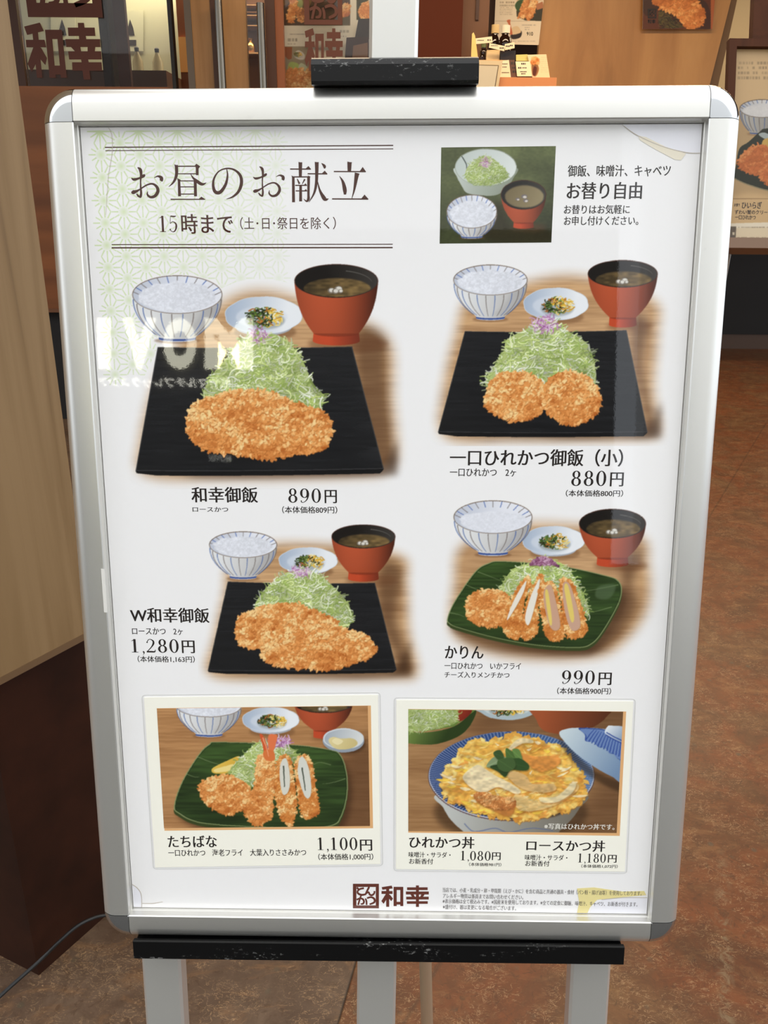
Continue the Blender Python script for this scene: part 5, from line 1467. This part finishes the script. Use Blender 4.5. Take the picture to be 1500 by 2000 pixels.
# ------------------------------------------------------------------ printed sheets in the shop
CARDP = mat('sheet_print', rough=.35, spec=.3)
tA = CARDP.node_tree.nodes.new('ShaderNodeAttribute'); tA.attribute_name = 'ink'
CARDP.node_tree.links.new(tA.outputs['Color'], CARDP.node_tree.nodes['Principled BSDF'].inputs['Base Color'])
def fake_text(P, x0, y0, x1, rows, dy, h=2.2, col=(120, 110, 100)):
    """unreadably small lines of type, as rows of short dashes"""
    for r in range(rows):
        x = x0
        while x < x1:
            w_ = h * (.5 + P.rs.random() * .6)
            if P.rs.random() < .86:
                P.fill([(x, y0 + r * dy), (x + w_, y0 + r * dy), (x + w_, y0 + r * dy + h), (x, y0 + r * dy + h)], col, .35 + .4 * P.rs.random())
            x += w_ + h * .35
def sheet(name, P, quad, Y, label, cat, group=None, paper=(240, 232, 214), lean=0., cell=.5, th=.004, text=None):
    """a printed sheet standing or hanging at depth Y; lean tips its top back"""
    global CELL
    q = [at(x, y, Y) for x, y in quad]; c0 = (q[2] + q[3]) / 2
    t = thing(name, label, cat, tuple(c0), group)
    ca_, sa_ = math.cos(lean), math.sin(lean)
    def tip(p):
        return np.stack([p[..., 0], p[..., 1] * ca_ + p[..., 2] * sa_, p[..., 2] * ca_ - p[..., 1] * sa_], -1)
    rel = np.array([p - c0 for p in q])
    MB().loft([tip(rel), tip(rel + (0, th, 0))]).build('sheet', mat('sheet_paper', paper, .5), t)
    def loc(X, Y_):
        d = np.stack([(X - 750.0) / F, (Y_ - 1000.0) / F, np.ones_like(X)], -1) @ CAM.T
        p = EYE + d * (Y / d[..., 1:2]) - c0
        return tip(p + np.array((0, -.0008, 0)))
    old = CELL; CELL = cell
    picture(P, quad, loc, 'print', t, (0, 0, 0), None, CARDP); CELL = old
    if text:
        for mb_name, m_, fn in text:
            mb = MB()
            fn(mb, lambda x, y: tip(at(x, y, Y) - c0 + np.array((0, -.002, 0))))
            mb.build(mb_name, m_, t, fix=False)
    return t
def flat_text(body, x0, x1, y0, y1, serif=False):
    def fn(mb, to):
        v, f = glyphs(body, -.006, .012)
        lo, hi = v[:, :2].min(0), v[:, :2].max(0)
        mb.add([to(x0 + (a - lo[0]) / (hi[0] - lo[0]) * (x1 - x0), y1 - (b - lo[1]) / (hi[1] - lo[1]) * (y1 - y0)) for a, b, _ in v], f)
    return fn
SHEET_INK = mat('sheet_ink', (58, 48, 42), .5)

P = Print(548, -40, 740, 190, bg=(226, 222, 206), seed=51)      # window menu
cw = from_crop(480, 0, 6.0)
P.fill([(548, -40), (684, -40), (684, 50), (548, 50)], (70, 48, 28))
P.fill(_catmull(cw((440, -200), (760, -180), (760, 60), (640, 100), (560, 20), (440, 60)), 5), (128, 98, 58), .8)
P.fill(_catmull(cw((600, 10), (640, -30), (670, 20), (660, 90), (610, 100)), 5), (156, 168, 108))
crumbs(P, cw((490, 160), (540, -20), (600, -60), (600, 60), (560, 250), (500, 240)), 61, 3.4)
crumbs(P, cw((600, 130), (640, 90), (690, 130), (680, 260), (610, 230)), 62, 3.2, dark=(120, 60, 26))
crumbs(P, cw((1130, 80), (1190, 40), (1220, 130), (1190, 210), (1130, 190)), 63, 3.2)
P.fill(cw((1130, 210), (1220, 190), (1220, 300), (1130, 300)), (96, 84, 52))
P.fill(cw((1300, -240), (1440, -240), (1440, 235), (1300, 235)), (60, 58, 26))
crumbs(P, cw((1330, 150), (1350, 60), (1420, 20), (1450, 100), (1440, 220), (1350, 210)), 64, 3.4)
fake_text(P, 566, 66, 600, 1, 4, 2.0); fake_text(P, 562, 75, 578, 1, 4, 6, (110, 104, 92)); fake_text(P, 562, 85, 578, 1, 4, 2)
fake_text(P, 664, 59, 682, 1, 4, 5, (130, 126, 112)); fake_text(P, 660, 70, 676, 1, 3, 2)
P.fill(cw((440, 545), (760, 545), (760, 1140), (440, 1140)), (150, 140, 116))
P.fill(cw((440, 552), (545, 552), (540, 690), (500, 700), (440, 640)), (150, 84, 48))
P.fill(_catmull(cw((560, 640), (620, 590), (690, 640), (680, 700), (600, 690)), 5), (214, 210, 200)); pickles(P, 582, 107, 8, 5)
P.fill(_catmull(cw((490, 800), (520, 730), (600, 740), (640, 800), (600, 900), (500, 880)), 5), (164, 186, 104))
P.fill(_catmull(cw((650, 740), (725, 790), (690, 860), (620, 800)), 5), (190, 200, 168))
for i, x in enumerate((470, 540, 610, 690)):
    crumbs(P, cw((x, 900), (x + 40, 800), (x + 80, 860), (x + 90, 1100), (x + 10, 1100)), 65 + i, 3.2)
sheet('window_menu', P, [(553, -40), (722, -40), (722, 172), (553, 172)], YS + .16, 'large menu sheet with fried food pictures behind the window, left of the post', 'menu sheet', paper=(226, 222, 206))
lampm = mat('bag_brown', (52, 30, 22), .7)
bg = thing('paper_bag', 'dark brown bag standing inside the window, close beside the post', 'bag', (xs(703, YS + .1), YS + .1, zs(172, YS + .1)))
ob = np.array(bg.location); g_ = lambda x, y, Y: at(x, y, YS + .1) * (1, 0, 1) + np.array((0, Y, 0)) - ob
MB().loft([[g_(*p, Y) for p in ((669, 172), (677, 74), (720, 72), (722, 172))] for Y in (YS + .09, YS + .14)]).build('body', lampm, bg)
MB().loft([[g_(*p, Y) for p in ((693, 75), (700, 37), (722, 36), (722, 75))] for Y in (YS + .10, YS + .13)]).build('flap', mat('bag_black', (34, 20, 16), .6), bg)
MB().loft([[g_(*p, Y) for p in ((684, 168), (690, 90), (718, 84), (720, 168))] for Y in (YS + .088, YS + .09)]).build('pocket', mat('bag_tan', (112, 78, 52), .6), bg)

P = Print(955, -50, 1075, 100, bg=(240, 226, 196), seed=52)     # price sheet
cq = from_crop(900, 0, 7.14)
P.fill(cq((770, 120), (1165, 0), (1160, -300), (800, -300)), (226, 200, 160))
P.fill(cq((775, 150), (900, 60), (1165, 90), (1135, 295), (900, 285), (780, 230)), (58, 54, 34))
P.fill(_catmull(cq((755, 80), (800, 10), (870, 0), (850, 80), (800, 160)), 5), (50, 84, 38))
for i, q in enumerate((((815, 190), (900, -40), (960, -80), (950, 60), (880, 240), (830, 230)), ((905, 230), (990, 20), (1060, 10), (1050, 120), (960, 260)))):
    crumbs(P, cq(*q), 70 + i, 3.0)
P.fill(cq((1050, 60), (1140, 20), (1160, 110), (1060, 140)), (186, 120, 78))
fake_text(P, 976, 3, 1004, 2, 6, 3.4, (150, 130, 96)); fake_text(P, 976, 14, 1000, 5, 3.4, 1.4, (160, 140, 106))
P.fill(cq((480, 292), (930, 292), (930, 298), (480, 298)), (150, 130, 100))
P.fill(_catmull(cq((700, 480), (840, 430), (830, 520), (720, 545)), 5), (46, 34, 26))
P.fill(_catmull(cq((700, 400), (790, 365), (840, 440), (800, 470), (715, 480)), 5), (232, 206, 160))
P.fill(_catmull(cq((640, 290), (690, 275), (690, 330), (720, 470), (680, 470), (665, 340)), 5), (206, 110, 66))
fake_text(P, 1019, 48, 1046, 1, 3, 2); fake_text(P, 1023, 53, 1034, 2, 4, 1.6); fake_text(P, 1000, 80, 1045, 1, 3, 1.2)
sheet('price_sheet', P, [(970, -45), (1067, -45), (1052, 88), (964, 86)], YB - .03, 'cream price sheet with cutlet picture on the wooden wall above the bottles', 'menu sheet', paper=(240, 226, 196), cell=.35,
      text=[('price', SHEET_INK, flat_text('910', 1028.5, 1041, 62.5, 69.8))])

P = Print(1245, -70, 1410, 70, bg=(96, 50, 26), seed=53)         # wall picture of a cutlet
cv = from_crop(1100, 0, 3.75)
P.fill(_catmull(cv((590, 100), (700, 80), (760, 180), (900, 205), (1080, 210), (1060, 40), (980, -40), (900, -260), (560, -260)), 5), (70, 42, 26))
P.fill(_catmull(cv((700, 90), (760, 80), (800, 150), (880, 200), (720, 200)), 5), (84, 70, 34))
P.fill(cv((1080, -300), (1110, -300), (1110, 215), (1080, 215)), (176, 96, 52))
for i in range(70):
    x, y = 1284 + 36 * P.rs.random(), 22 + 34 * P.rs.random()
    P.stroke(np.array([(x, y), (x + 4, y + 2 * P.rs.randn()), (x + 8, y + 4 * P.rs.randn())]), 1.5, [(44, 40, 20), (104, 88, 40), (60, 36, 20)][P.rs.randint(3)])
crumbs(P, cv((660, 0), (760, -160), (900, -120), (1000, 40), (1035, 110), (1010, 170), (960, 205), (900, 190), (830, 120), (720, 60)), 73, 4.4, base=(226, 138, 66), light=(240, 172, 98), dome=.2)
wp = sheet('wall_picture', P, [(1257, -65), (1402, -65), (1391, 57), (1255, 57)], YB - .03, 'dark framed-edge picture of a cutlet high on the wooden wall', 'picture', paper=(70, 40, 24), cell=.5)
wp['label'] = 'picture of an orange cutlet high on the wooden wall, with small shop mark'
mb = MB(); o_ = np.array(wp.location)
for q in LOGO_BOX + LOGO_WA + LOGO_KO + [[p[:2] for p in r] for r in ()]:
    if q in LOGO_BOX:
        mp = lambda x, y: (1265 + (x - 82) / 448 * 17, 17 + (y - 97) / 423 * 19)
    else:
        mp = lambda x, y: (1265 + (x - 575) / 815 * 15, 38 + (y - 128) / 369 * 8)
    mb.add([at(*mp(*p), YB - .03) - o_ + (0, -.002, 0) for p in q], [tuple(range(len(q)))])
for r in LOGO_RIBS:
    v, f = _rib(r, 3); mb.add([at(1265 + (x - 82) / 448 * 17, 17 + (y - 97) / 423 * 19, YB - .03) - o_ + (0, -.0022, 0) for x, y in v], f)
mb.build('shop_mark', mat('mark_black', (28, 16, 12), .5), wp, fix=False)

# ------------------------------------------------------------------ display shelf with sauce bottles and cards
YD = 4.75
dz = zs(153, YD, 1010); rz = zs(116, YD + .1, 965)
ds = thing('display_shelf', 'light wooden display shelf with a raised step, right of the black clip', 'shelf', (xs(1000, YD, 150), YD, 0))
ox = ds.location[0]
X0, X1 = xs(915, YD, 150), xs(1085, YD, 150)
MB().box(X0 - ox, X1 - ox, -.04, .5, dz - .06, dz).build('shelf_board', mat('shelf_orange', (214, 138, 84), .5), ds)
MB().box(X0 - ox, xs(1008, YD, 120) - ox, .12, .5, dz, rz).build('step', mat('shelf_light', (222, 178, 118), .5), ds)
for x in (X0 - ox, X1 - ox - .04):
    MB().box(x, x + .04, .0, .04, 0, dz - .06).build('leg', oak, ds); MB().box(x, x + .04, .44, .48, 0, dz - .06).build('leg', oak, ds)
def bottle(px, y0, r, capm, bodym, lab, lm=None, Y=YD + .2, shape=0):
    h = zs(y0, Y) - rz; x = xs(px, Y, 110)
    t = thing('sauce_bottle', lab, 'bottle', (x, Y, rz), 'sauce bottles on the display shelf')
    MB().lathe([(.001, 0), (r, .002), (r, h * .30), (r * .86, h * .36), (r * .95, h * .5), (r * .8, h * .66), (r * .5, h * .74), (r * .5, h * .84), (.001, h * .84)]).build('body', bodym, t, True)
    MB().lathe([(.001, h * .79), (r * .62, h * .79), (r * .62, h), (.001, h)]).build('cap', capm, t, True)
    MB().lathe([(r * 1.01, h * .08), (r * 1.02, h * .08), (r * 1.02, h * .28), (r * 1.01, h * .28)]).build('label', lm or mat('lbl_cream', (226, 206, 160), .5), t, True)
soy = mat('dark_sauce', (34, 18, 12), .08, spec=.6)
whitec = mat('white_cap', (238, 226, 196), .4); clear = mat('clear_dressing', (206, 168, 104), .1)
bottle(944, 84, .022, mat('green_cap', (96, 104, 56), .4), soy, 'short dark sauce bottle with a green cap, beside the yellow board', mat('lbl_dark', (52, 26, 18), .4))
bottle(965, 47, .034, mat('straw_cap', (222, 190, 130), .4), soy, 'tall dark sauce bottle with straw-coloured cap', None, YD + .3)
bottle(985, 48, .038, whitec, soy, 'tall dark sauce bottle with a broad white cap', None, YD + .22)
def block(name, x0, y0, x1, y1, Y, d, m, lab, cat, group=None, zb=None, parts=()):
    zb = rz if zb is None else zb
    c = (xs(x0, Y, y1) + xs(x1, Y, y1)) / 2; hw = (xs(x1, Y, y1) - xs(x0, Y, y1)) / 2; h = zs(y0, Y) - zs(y1, Y)
    return tag(MB().box(c - hw, c + hw, Y, Y + d, zb, zb + h, .002).build(name, m), lab, cat, group)
block('sauce_box', 950, 95, 976, 116, YD + .14, .05, mat('box_cream', (226, 200, 150), .5), 'small cream box on the step, left of the dark box', 'box', 'boxes on the display step')
block('sauce_box', 977, 96, 1006, 116, YD + .13, .06, mat('box_dark', (44, 32, 26), .35), 'small dark box on the step, under the price tags', 'box', 'boxes on the display step')
def slip(name, quad, Y, m, lab, cat, group, th=.002, marks=()):
    q = np.array([at(x, y, Y) for x, y in quad]); c0 = q.mean(0)
    t = thing(name, lab, cat, tuple(c0), group)
    MB().loft([q - c0, q - c0 + (0, th, 0)]).build('card', m, t)
    to = lambda x, y: at(x, y, Y) - c0 + (0, -.001, 0)
    rs_ = np.random.RandomState(int(quad[0][0]))
    for (x0, y0, x1, h) in marks:
        mb = MB(); x = x0
        while x < x1:
            wd = h * (.5 + rs_.random() * .5)
            mb.add([to(x, y0), to(x + wd, y0), to(x + wd, y0 + h), to(x, y0 + h)], [(0, 1, 2, 3)]); x += wd + h * .35
        mb.build('writing', SHEET_INK, t, fix=False)
    return t
crm = mat('tag_cream', (240, 224, 186), .5)
GT = 'small price tags in front of the bottles'
slip('price_tag', [(929, 75), (961, 71), (962, 83), (930, 86)], YD + .11, crm, 'price tag tilted up to the right, in front of the short bottle', 'price tag', GT, marks=((932, 78, 945, 1.5), (952, 77, 958, 2.5)))
slip('price_tag', [(956, 84), (986, 90), (985, 100), (955, 93)], YD + .10, crm, 'price tag tilted down to the right, below the straw-coloured cap', 'price tag', GT, marks=((959, 88.5, 972, 1.2), (976, 92.5, 983, 2.6)))
slip('price_tag', [(986, 86), (1005, 82), (1005, 94), (986, 98)], YD + .105, crm, 'price tag tilted up, in front of the white-capped bottle', 'price tag', GT, marks=((988, 89, 994, 2.4), (996, 87.5, 1002, 2.6)))
slip('upright_board', [(922, 66), (925, 63), (928, 70), (934, 116), (920, 116)], YD + .2, mat('yellow_board', (244, 210, 130), .5), 'narrow yellow board standing at the left end of the display step', 'board', None, .01)
fr = thing('framed_card', 'blank cream card in a pale frame at the right end of the black clip', 'framed card', tuple(at(955, 166, YD - .06)))
of = np.array(fr.location); g2 = lambda x, y, d=0.: at(x, y, YD - .06) - of + np.array((0, d, 0))
MB().loft([[g2(925, 117, d), g2(982, 119, d), g2(973, 172, d), g2(920, 172, d)] for d in (0, .012)]).build('frame', mat('pale_frame', (212, 190, 150), .5), fr)
MB().loft([[g2(925, 126, d), g2(974, 127.5, d), g2(967, 172, d), g2(920, 172, d)] for d in (-.002, 0)]).build('inner_line', mat('line_brown', (92, 70, 44), .5), fr)
MB().loft([[g2(925, 127.5, d), g2(972.5, 129, d), g2(965.5, 172, d), g2(920, 172, d)] for d in (-.004, -.002)]).build('card', mat('card_grey', (206, 192, 164), .5), fr)
GC = 'cards leaning on the display shelf'
slip('shelf_card', [(976, 119), (994, 117), (998, 152), (975, 152)], YD + .02, crm, 'cream card right beside the pale framed card', 'card', GC, .004, ((981, 124, 992, 1.6), (981, 130, 990, 1.6), (980, 141, 994, 1.6)))
slip('patterned_packet', [(994, 117), (1005, 117), (1009, 152), (998, 153)], YD + .03, mat('packet_brown', (104, 70, 48), .3), 'narrow brown patterned packet between the cream cards', 'packet', None, .01, ((998, 121, 1004, 5), (1000, 131, 1006, 3), (1001, 138, 1007, 4)))
slip('shelf_card', [(1007, 120), (1035, 120), (1039, 149), (1010, 149)], YD + .02, mat('tag_bright', (248, 236, 196), .5), 'bright cream price card right of the patterned packet', 'card', GC, .004, ((1018, 123, 1027, 3), (1012, 131, 1018, 3), (1020, 131.5, 1028, 2), (1016, 139, 1028, 2), (1018, 143, 1026, 2)))
slip('shelf_card', [(1008, 107), (1030, 106), (1036, 119), (1008, 119)], YD + .05, mat('card_lime', (222, 206, 120), .5), 'yellow-green card peeping over the bright price card', 'card', GC, .004)
P = Print(1026, 100, 1080, 158, bg=(238, 216, 170), seed=54)
P.fill(_catmull(cq((1000, 1040), (990, 900), (1050, 880), (1090, 960), (1050, 1060)), 5), (150, 104, 62))
crumbs(P, cq((980, 880), (1000, 810), (1060, 800), (1095, 860), (1040, 900)), 75, 2.6)
P.fill(_catmull(cq((1000, 1040), (1020, 930), (1060, 950), (1040, 1050)), 5), (92, 44, 28))
fake_text(P, 1056, 112, 1070, 8, 4, 1.2, (190, 160, 116))
sheet('leaflet', P, [(1030, 107), (1067, 106), (1074, 152), (1040, 152)], YD + .04, 'leaflet with food picture at the right end of the display shelf', 'leaflet', paper=(238, 216, 170), cell=.35)

# ------------------------------------------------------------------ framed menu on an easel at the right
A_, B_ = ray(1419, 82), ray(1404, 470)
YBB = 2.55
Bp = EYE + B_ * (YBB / B_[1]); kA = Bp[0] / A_[0]; Ap = EYE + A_ * kA
vv = Ap - Bp; Hb = np.linalg.norm(vv); vv /= Hb; uu = np.array((1., 0, 0)); nn_ = np.cross(uu, vv)
if nn_[1] > 0: nn_ = -nn_
Wb = .42
BM = Matrix(((uu[0], vv[0], nn_[0], Bp[0]), (uu[1], vv[1], nn_[1], Bp[1]), (uu[2], vv[2], nn_[2], Bp[2]), (0, 0, 0, 1)))
def to_b(x, y, n=0.):
    p = on_plane(x, y, Bp + nn_ * n, nn_) - Bp
    return np.array((p @ uu, p @ vv))
fmn = thing('framed_menu', 'dark-framed menu sheet with rice bowl and cutlet, on the easel at the right edge', 'framed menu', matrix=BM)
wal = wood_mat('walnut', [(.3, (54, 28, 14)), (.6, (80, 44, 24))], 1, 1., .6)
nodes(wal)[2].inputs['Specular IOR Level'].default_value = .15
fw = to_b(1433, 100)[0]
MB().loft([[(0, 0, n), (0, Hb, n), (fw, Hb - fw, n), (fw, .0, n)] for n in (0, .022)]).build('frame_side', wal, fmn)
MB().loft([[(0, Hb, n), (Wb, Hb, n), (Wb - fw, Hb - fw, n), (fw, Hb - fw, n)] for n in (0, .022)]).build('frame_top', wal, fmn)
MB().loft([[(Wb, 0, n), (Wb - fw, 0, n), (Wb - fw, Hb - fw, n), (Wb, Hb, n)] for n in (0, .022)]).build('frame_side', wal, fmn)
MB().box(.004, Wb - .004, .004, Hb - .004, -.006, .004).build('sheet', mat('menu_buff', (190, 160, 118), .3), fmn)
P = Print(1330, 80, 1710, 480, bg=(224, 192, 146), seed=55)
cz = from_crop(1400, 60, 4.55)
P.fill(cz((-300, 1490), (900, 1490), (900, 1497), (-300, 1497)), (150, 120, 84), .8)
P.fill(_catmull(cz((-200, 900), (220, 760), (700, 700), (900, 1100), (800, 1500), (300, 1440), (-100, 1490)), 6), (186, 158, 118), .7, soft=10)
rice_bowl(P, 1488, 212, 44, 18, 263, 24, flat=True, tone=.82)
pl = cz((440, 870), (380, 900), (280, 990), (200, 1050), (170, 1200), (150, 1290), (180, 1320), (300, 1370), (500, 1420), (760, 1400), (900, 1200), (860, 1000), (700, 880))
P.fill(_catmull(pl, 6) + np.array((0, 2.5)), (150, 140, 110)); P.fill(_catmull(pl, 6), (44, 46, 30))
P.fill(_catmull(cz((370, 920), (420, 905), (470, 930), (460, 965), (410, 955)), 5), (176, 190, 196))
P.fill(_catmull(cz((400, 1000), (430, 960), (520, 960), (540, 1040), (420, 1040)), 5), (214, 176, 92))
crumbs(P, cz((200, 1180), (230, 1090), (300, 1040), (380, 1020), (460, 1040), (520, 1140), (440, 1260), (340, 1270), (240, 1250)), 76, 4.6, base=(216, 120, 60), light=(232, 152, 88))
crumbs(P, cz((390, 1300), (420, 1220), (500, 1170), (600, 1200), (640, 1320), (520, 1370), (430, 1350)), 77, 4.6, base=(216, 120, 60), light=(232, 152, 88))
for r, (yy, x0) in enumerate(((288, 195), (330, 188), (376, 188), (420, 183))):
    fake_text(P, 1400 + x0 / 4.55, 60 + (yy - 12) / 4.55, 1560, 1, 5, 5.2, (150, 128, 96))
P.fill(cz((-100, 1720), (900, 1700), (900, 1895), (-100, 1895)), (240, 226, 200)); P.fill(cz((-100, 1720), (900, 1690), (900, 1740), (-100, 1760)), (250, 242, 226))
fake_text(P, 1440, 443, 1500, 1, 4, 2, (120, 100, 80)); fake_text(P, 1440, 463, 1560, 2, 4, 2.2, (130, 110, 88))
P.fill(cz((120, 1740), (172, 1740), (165, 1875), (115, 1875)), (110, 98, 86)); P.fill(cz((138, 1790), (158, 1790), (158, 1815), (138, 1815)), (220, 210, 190))
CELL = .6
P.c = P.c * np.array((.82, .79, .74))
def locb(X, Y):
    d = np.stack([(X - 750.0) / F, (Y - 1000.0) / F, np.ones_like(X)], -1) @ CAM.T
    k = np.dot(Bp + nn_ * .004 - EYE, nn_) / (d @ nn_)
    p = EYE + d * k[..., None] - Bp
    return np.stack([p @ uu, p @ vv, np.full(X.shape, .0045)], -1)
def px_of(u, v):
    p = Bp + uu * u + vv * v + nn_ * .004 - EYE; c_ = CAM.T @ p
    return (750 + F * c_[0] / c_[2], 1000 + F * c_[1] / c_[2])
picture(P, [px_of(fw - .002, Hb - fw), px_of(Wb - fw, Hb - fw), px_of(Wb - fw, .006), px_of(fw - .002, .006)], locb, 'print', fmn, (0, 0, 0), None, CARDP)
CELL = 1.0
bt = Lines(lambda x, y: to_b(x, y, .0052), .0052)
bt.text('ひいらぎ', 1449, 1488, 394, 407, smear=.02).text('ずわい蟹のクリーム', 1435, 1508, 410, 418.5).text('一口ひれかつ', 1436, 1476, 420, 428.5).text('お替り', 1434, 1445, 397, 403)
bt.build('menu_text', SHEET_INK, fmn)
ez = thing('easel', 'dark wooden easel carrying the framed menu at the right edge', 'easel', (float(Bp[0] + Wb / 2), float(Bp[1]), 0))
eo = np.array(ez.location)
def eb(u, v, n):
    return Bp + uu * u + vv * v + nn_ * n - eo
def ebar(name, u0, u1, v0, v1, n0, n1, m=wal):
    return MB().loft([[eb(u0, v, n0), eb(u1, v, n0), eb(u1, v, n1), eb(u0, v, n1)] for v in (v0, v1)]).build(name, m, ez)
pl0 = to_b(1473, 60)[0]
ebar('mast', pl0, pl0 + .05, 0.01, Hb + .16, -.035, -.008)
ebar('ledge', -.02, Wb + .02, -.032, -.003, -.03, .05, mat('ledge_brown', (124, 96, 74), .5))
vf = lambda u, n: -(Bp[2] + nn_[2] * n) / vv[2]
lt = to_b(1432, 494)[0]; lf = on_floor(1296, 1240, .012) + np.array((0, .03, 0)) - eo
em = mat('easel_metal', (120, 104, 88), .4, .6)
MB().tube([eb(lt, -.02, -.03), lf], .0075, 10).build('leg', em, ez, True)
MB().tube([eb(Wb - lt, -.02, -.03), (Wb - (lf[0] + Wb / 2) + Wb / 2 - .0, lf[1], .012)], .0075, 10).build('leg', em, ez, True)
MB().tube([eb(Wb - .03, .1, -.035), (Wb / 2 + .22, .5, .012)], .012, 8).build('rear_leg', wal, ez)

# ------------------------------------------------------------------ cable by the pillar
path = [on_floor(-60, 2010, .006), at(0, 1946, 1.03), at(76, 1878, 1.08), at(117, 1838, 1.10), at(148, 1811, 1.12), at(175, 1796, 1.14), at(203, 1788, 1.16), at(260, 1783, 1.19), on_floor(330, 1790, .006)]
tag(MB().tube(_catmull(path, 6, False), .0032, 10).build('power_cable', mat('cable_black', (26, 27, 28), .45), smooth=True), 'black power cable trailing past the dark plinth', 'cable')

# ------------------------------------------------------------------ lit cinema sign across the street (seen mirrored in the glossy poster)
def sign_text(name, body, pxl, pxr, pyt, pyb, label, thin, m, depth=.05, smear=0.):
    """pxl / pxr: picture x where the first and last characters' mirror images sit"""
    ym = (pyt + pyb) / 2
    a, b = mirrored(pxl, ym, YF), mirrored(pxr, ym, YF)
    zt, zb_ = mirrored((pxl + pxr) / 2, pyt, YF)[2], mirrored((pxl + pxr) / 2, pyb, YF)[2]
    v, f = glyphs(body, thin, smear)
    lo, hi = v[:, :2].min(0), v[:, :2].max(0)
    P_ = [(a[0] + (x - lo[0]) / (hi[0] - lo[0]) * (b[0] - a[0]), YF + .03 + z * .0005, zb_ + (y - lo[1]) / (hi[1] - lo[1]) * (zt - zb_)) for x, y, z in v]
    o = MB().add(P_, f).build(name, m, fix=False); o['category'] = 'sign'
    return tag(o, label)
lit = mat('lit_letters', (255, 252, 226), .5, emit=9.0)
lit2 = mat('lit_small_letters', (255, 252, 236), .5, emit=10.0)
lit3 = mat('dim_letters', (250, 250, 240), .5, emit=1.5)
mvx = thing('cinema_sign', 'large lit cinema lettering across the street, mirrored in the poster', 'sign', tuple(mirrored(305, 671, YF)))
for ch, x0, x1 in (('M', 495, 401), ('O', 385, 320), ('V', 307, 241), ('I', 218, 191), ('X', 176, 112)):
    o = sign_text('lit_letter', ch, x0, x1, 622, 722, None, .06, lit)
    del o['category']
    me_ = o.data; me_.transform(Matrix.Translation(-Vector(mvx.location))); o.parent = mvx
sign_text('cinema_subtitle', '松竹マルチプレックスシアターズ', 452, 128, 737, 757, 'small lit lettering under the large cinema sign', .014, lit2)
sign_text('door_sign', 'MOVIX', 452, 408, 889, 902, 'small dim lettering low on the facade across the street', .03, lit3)
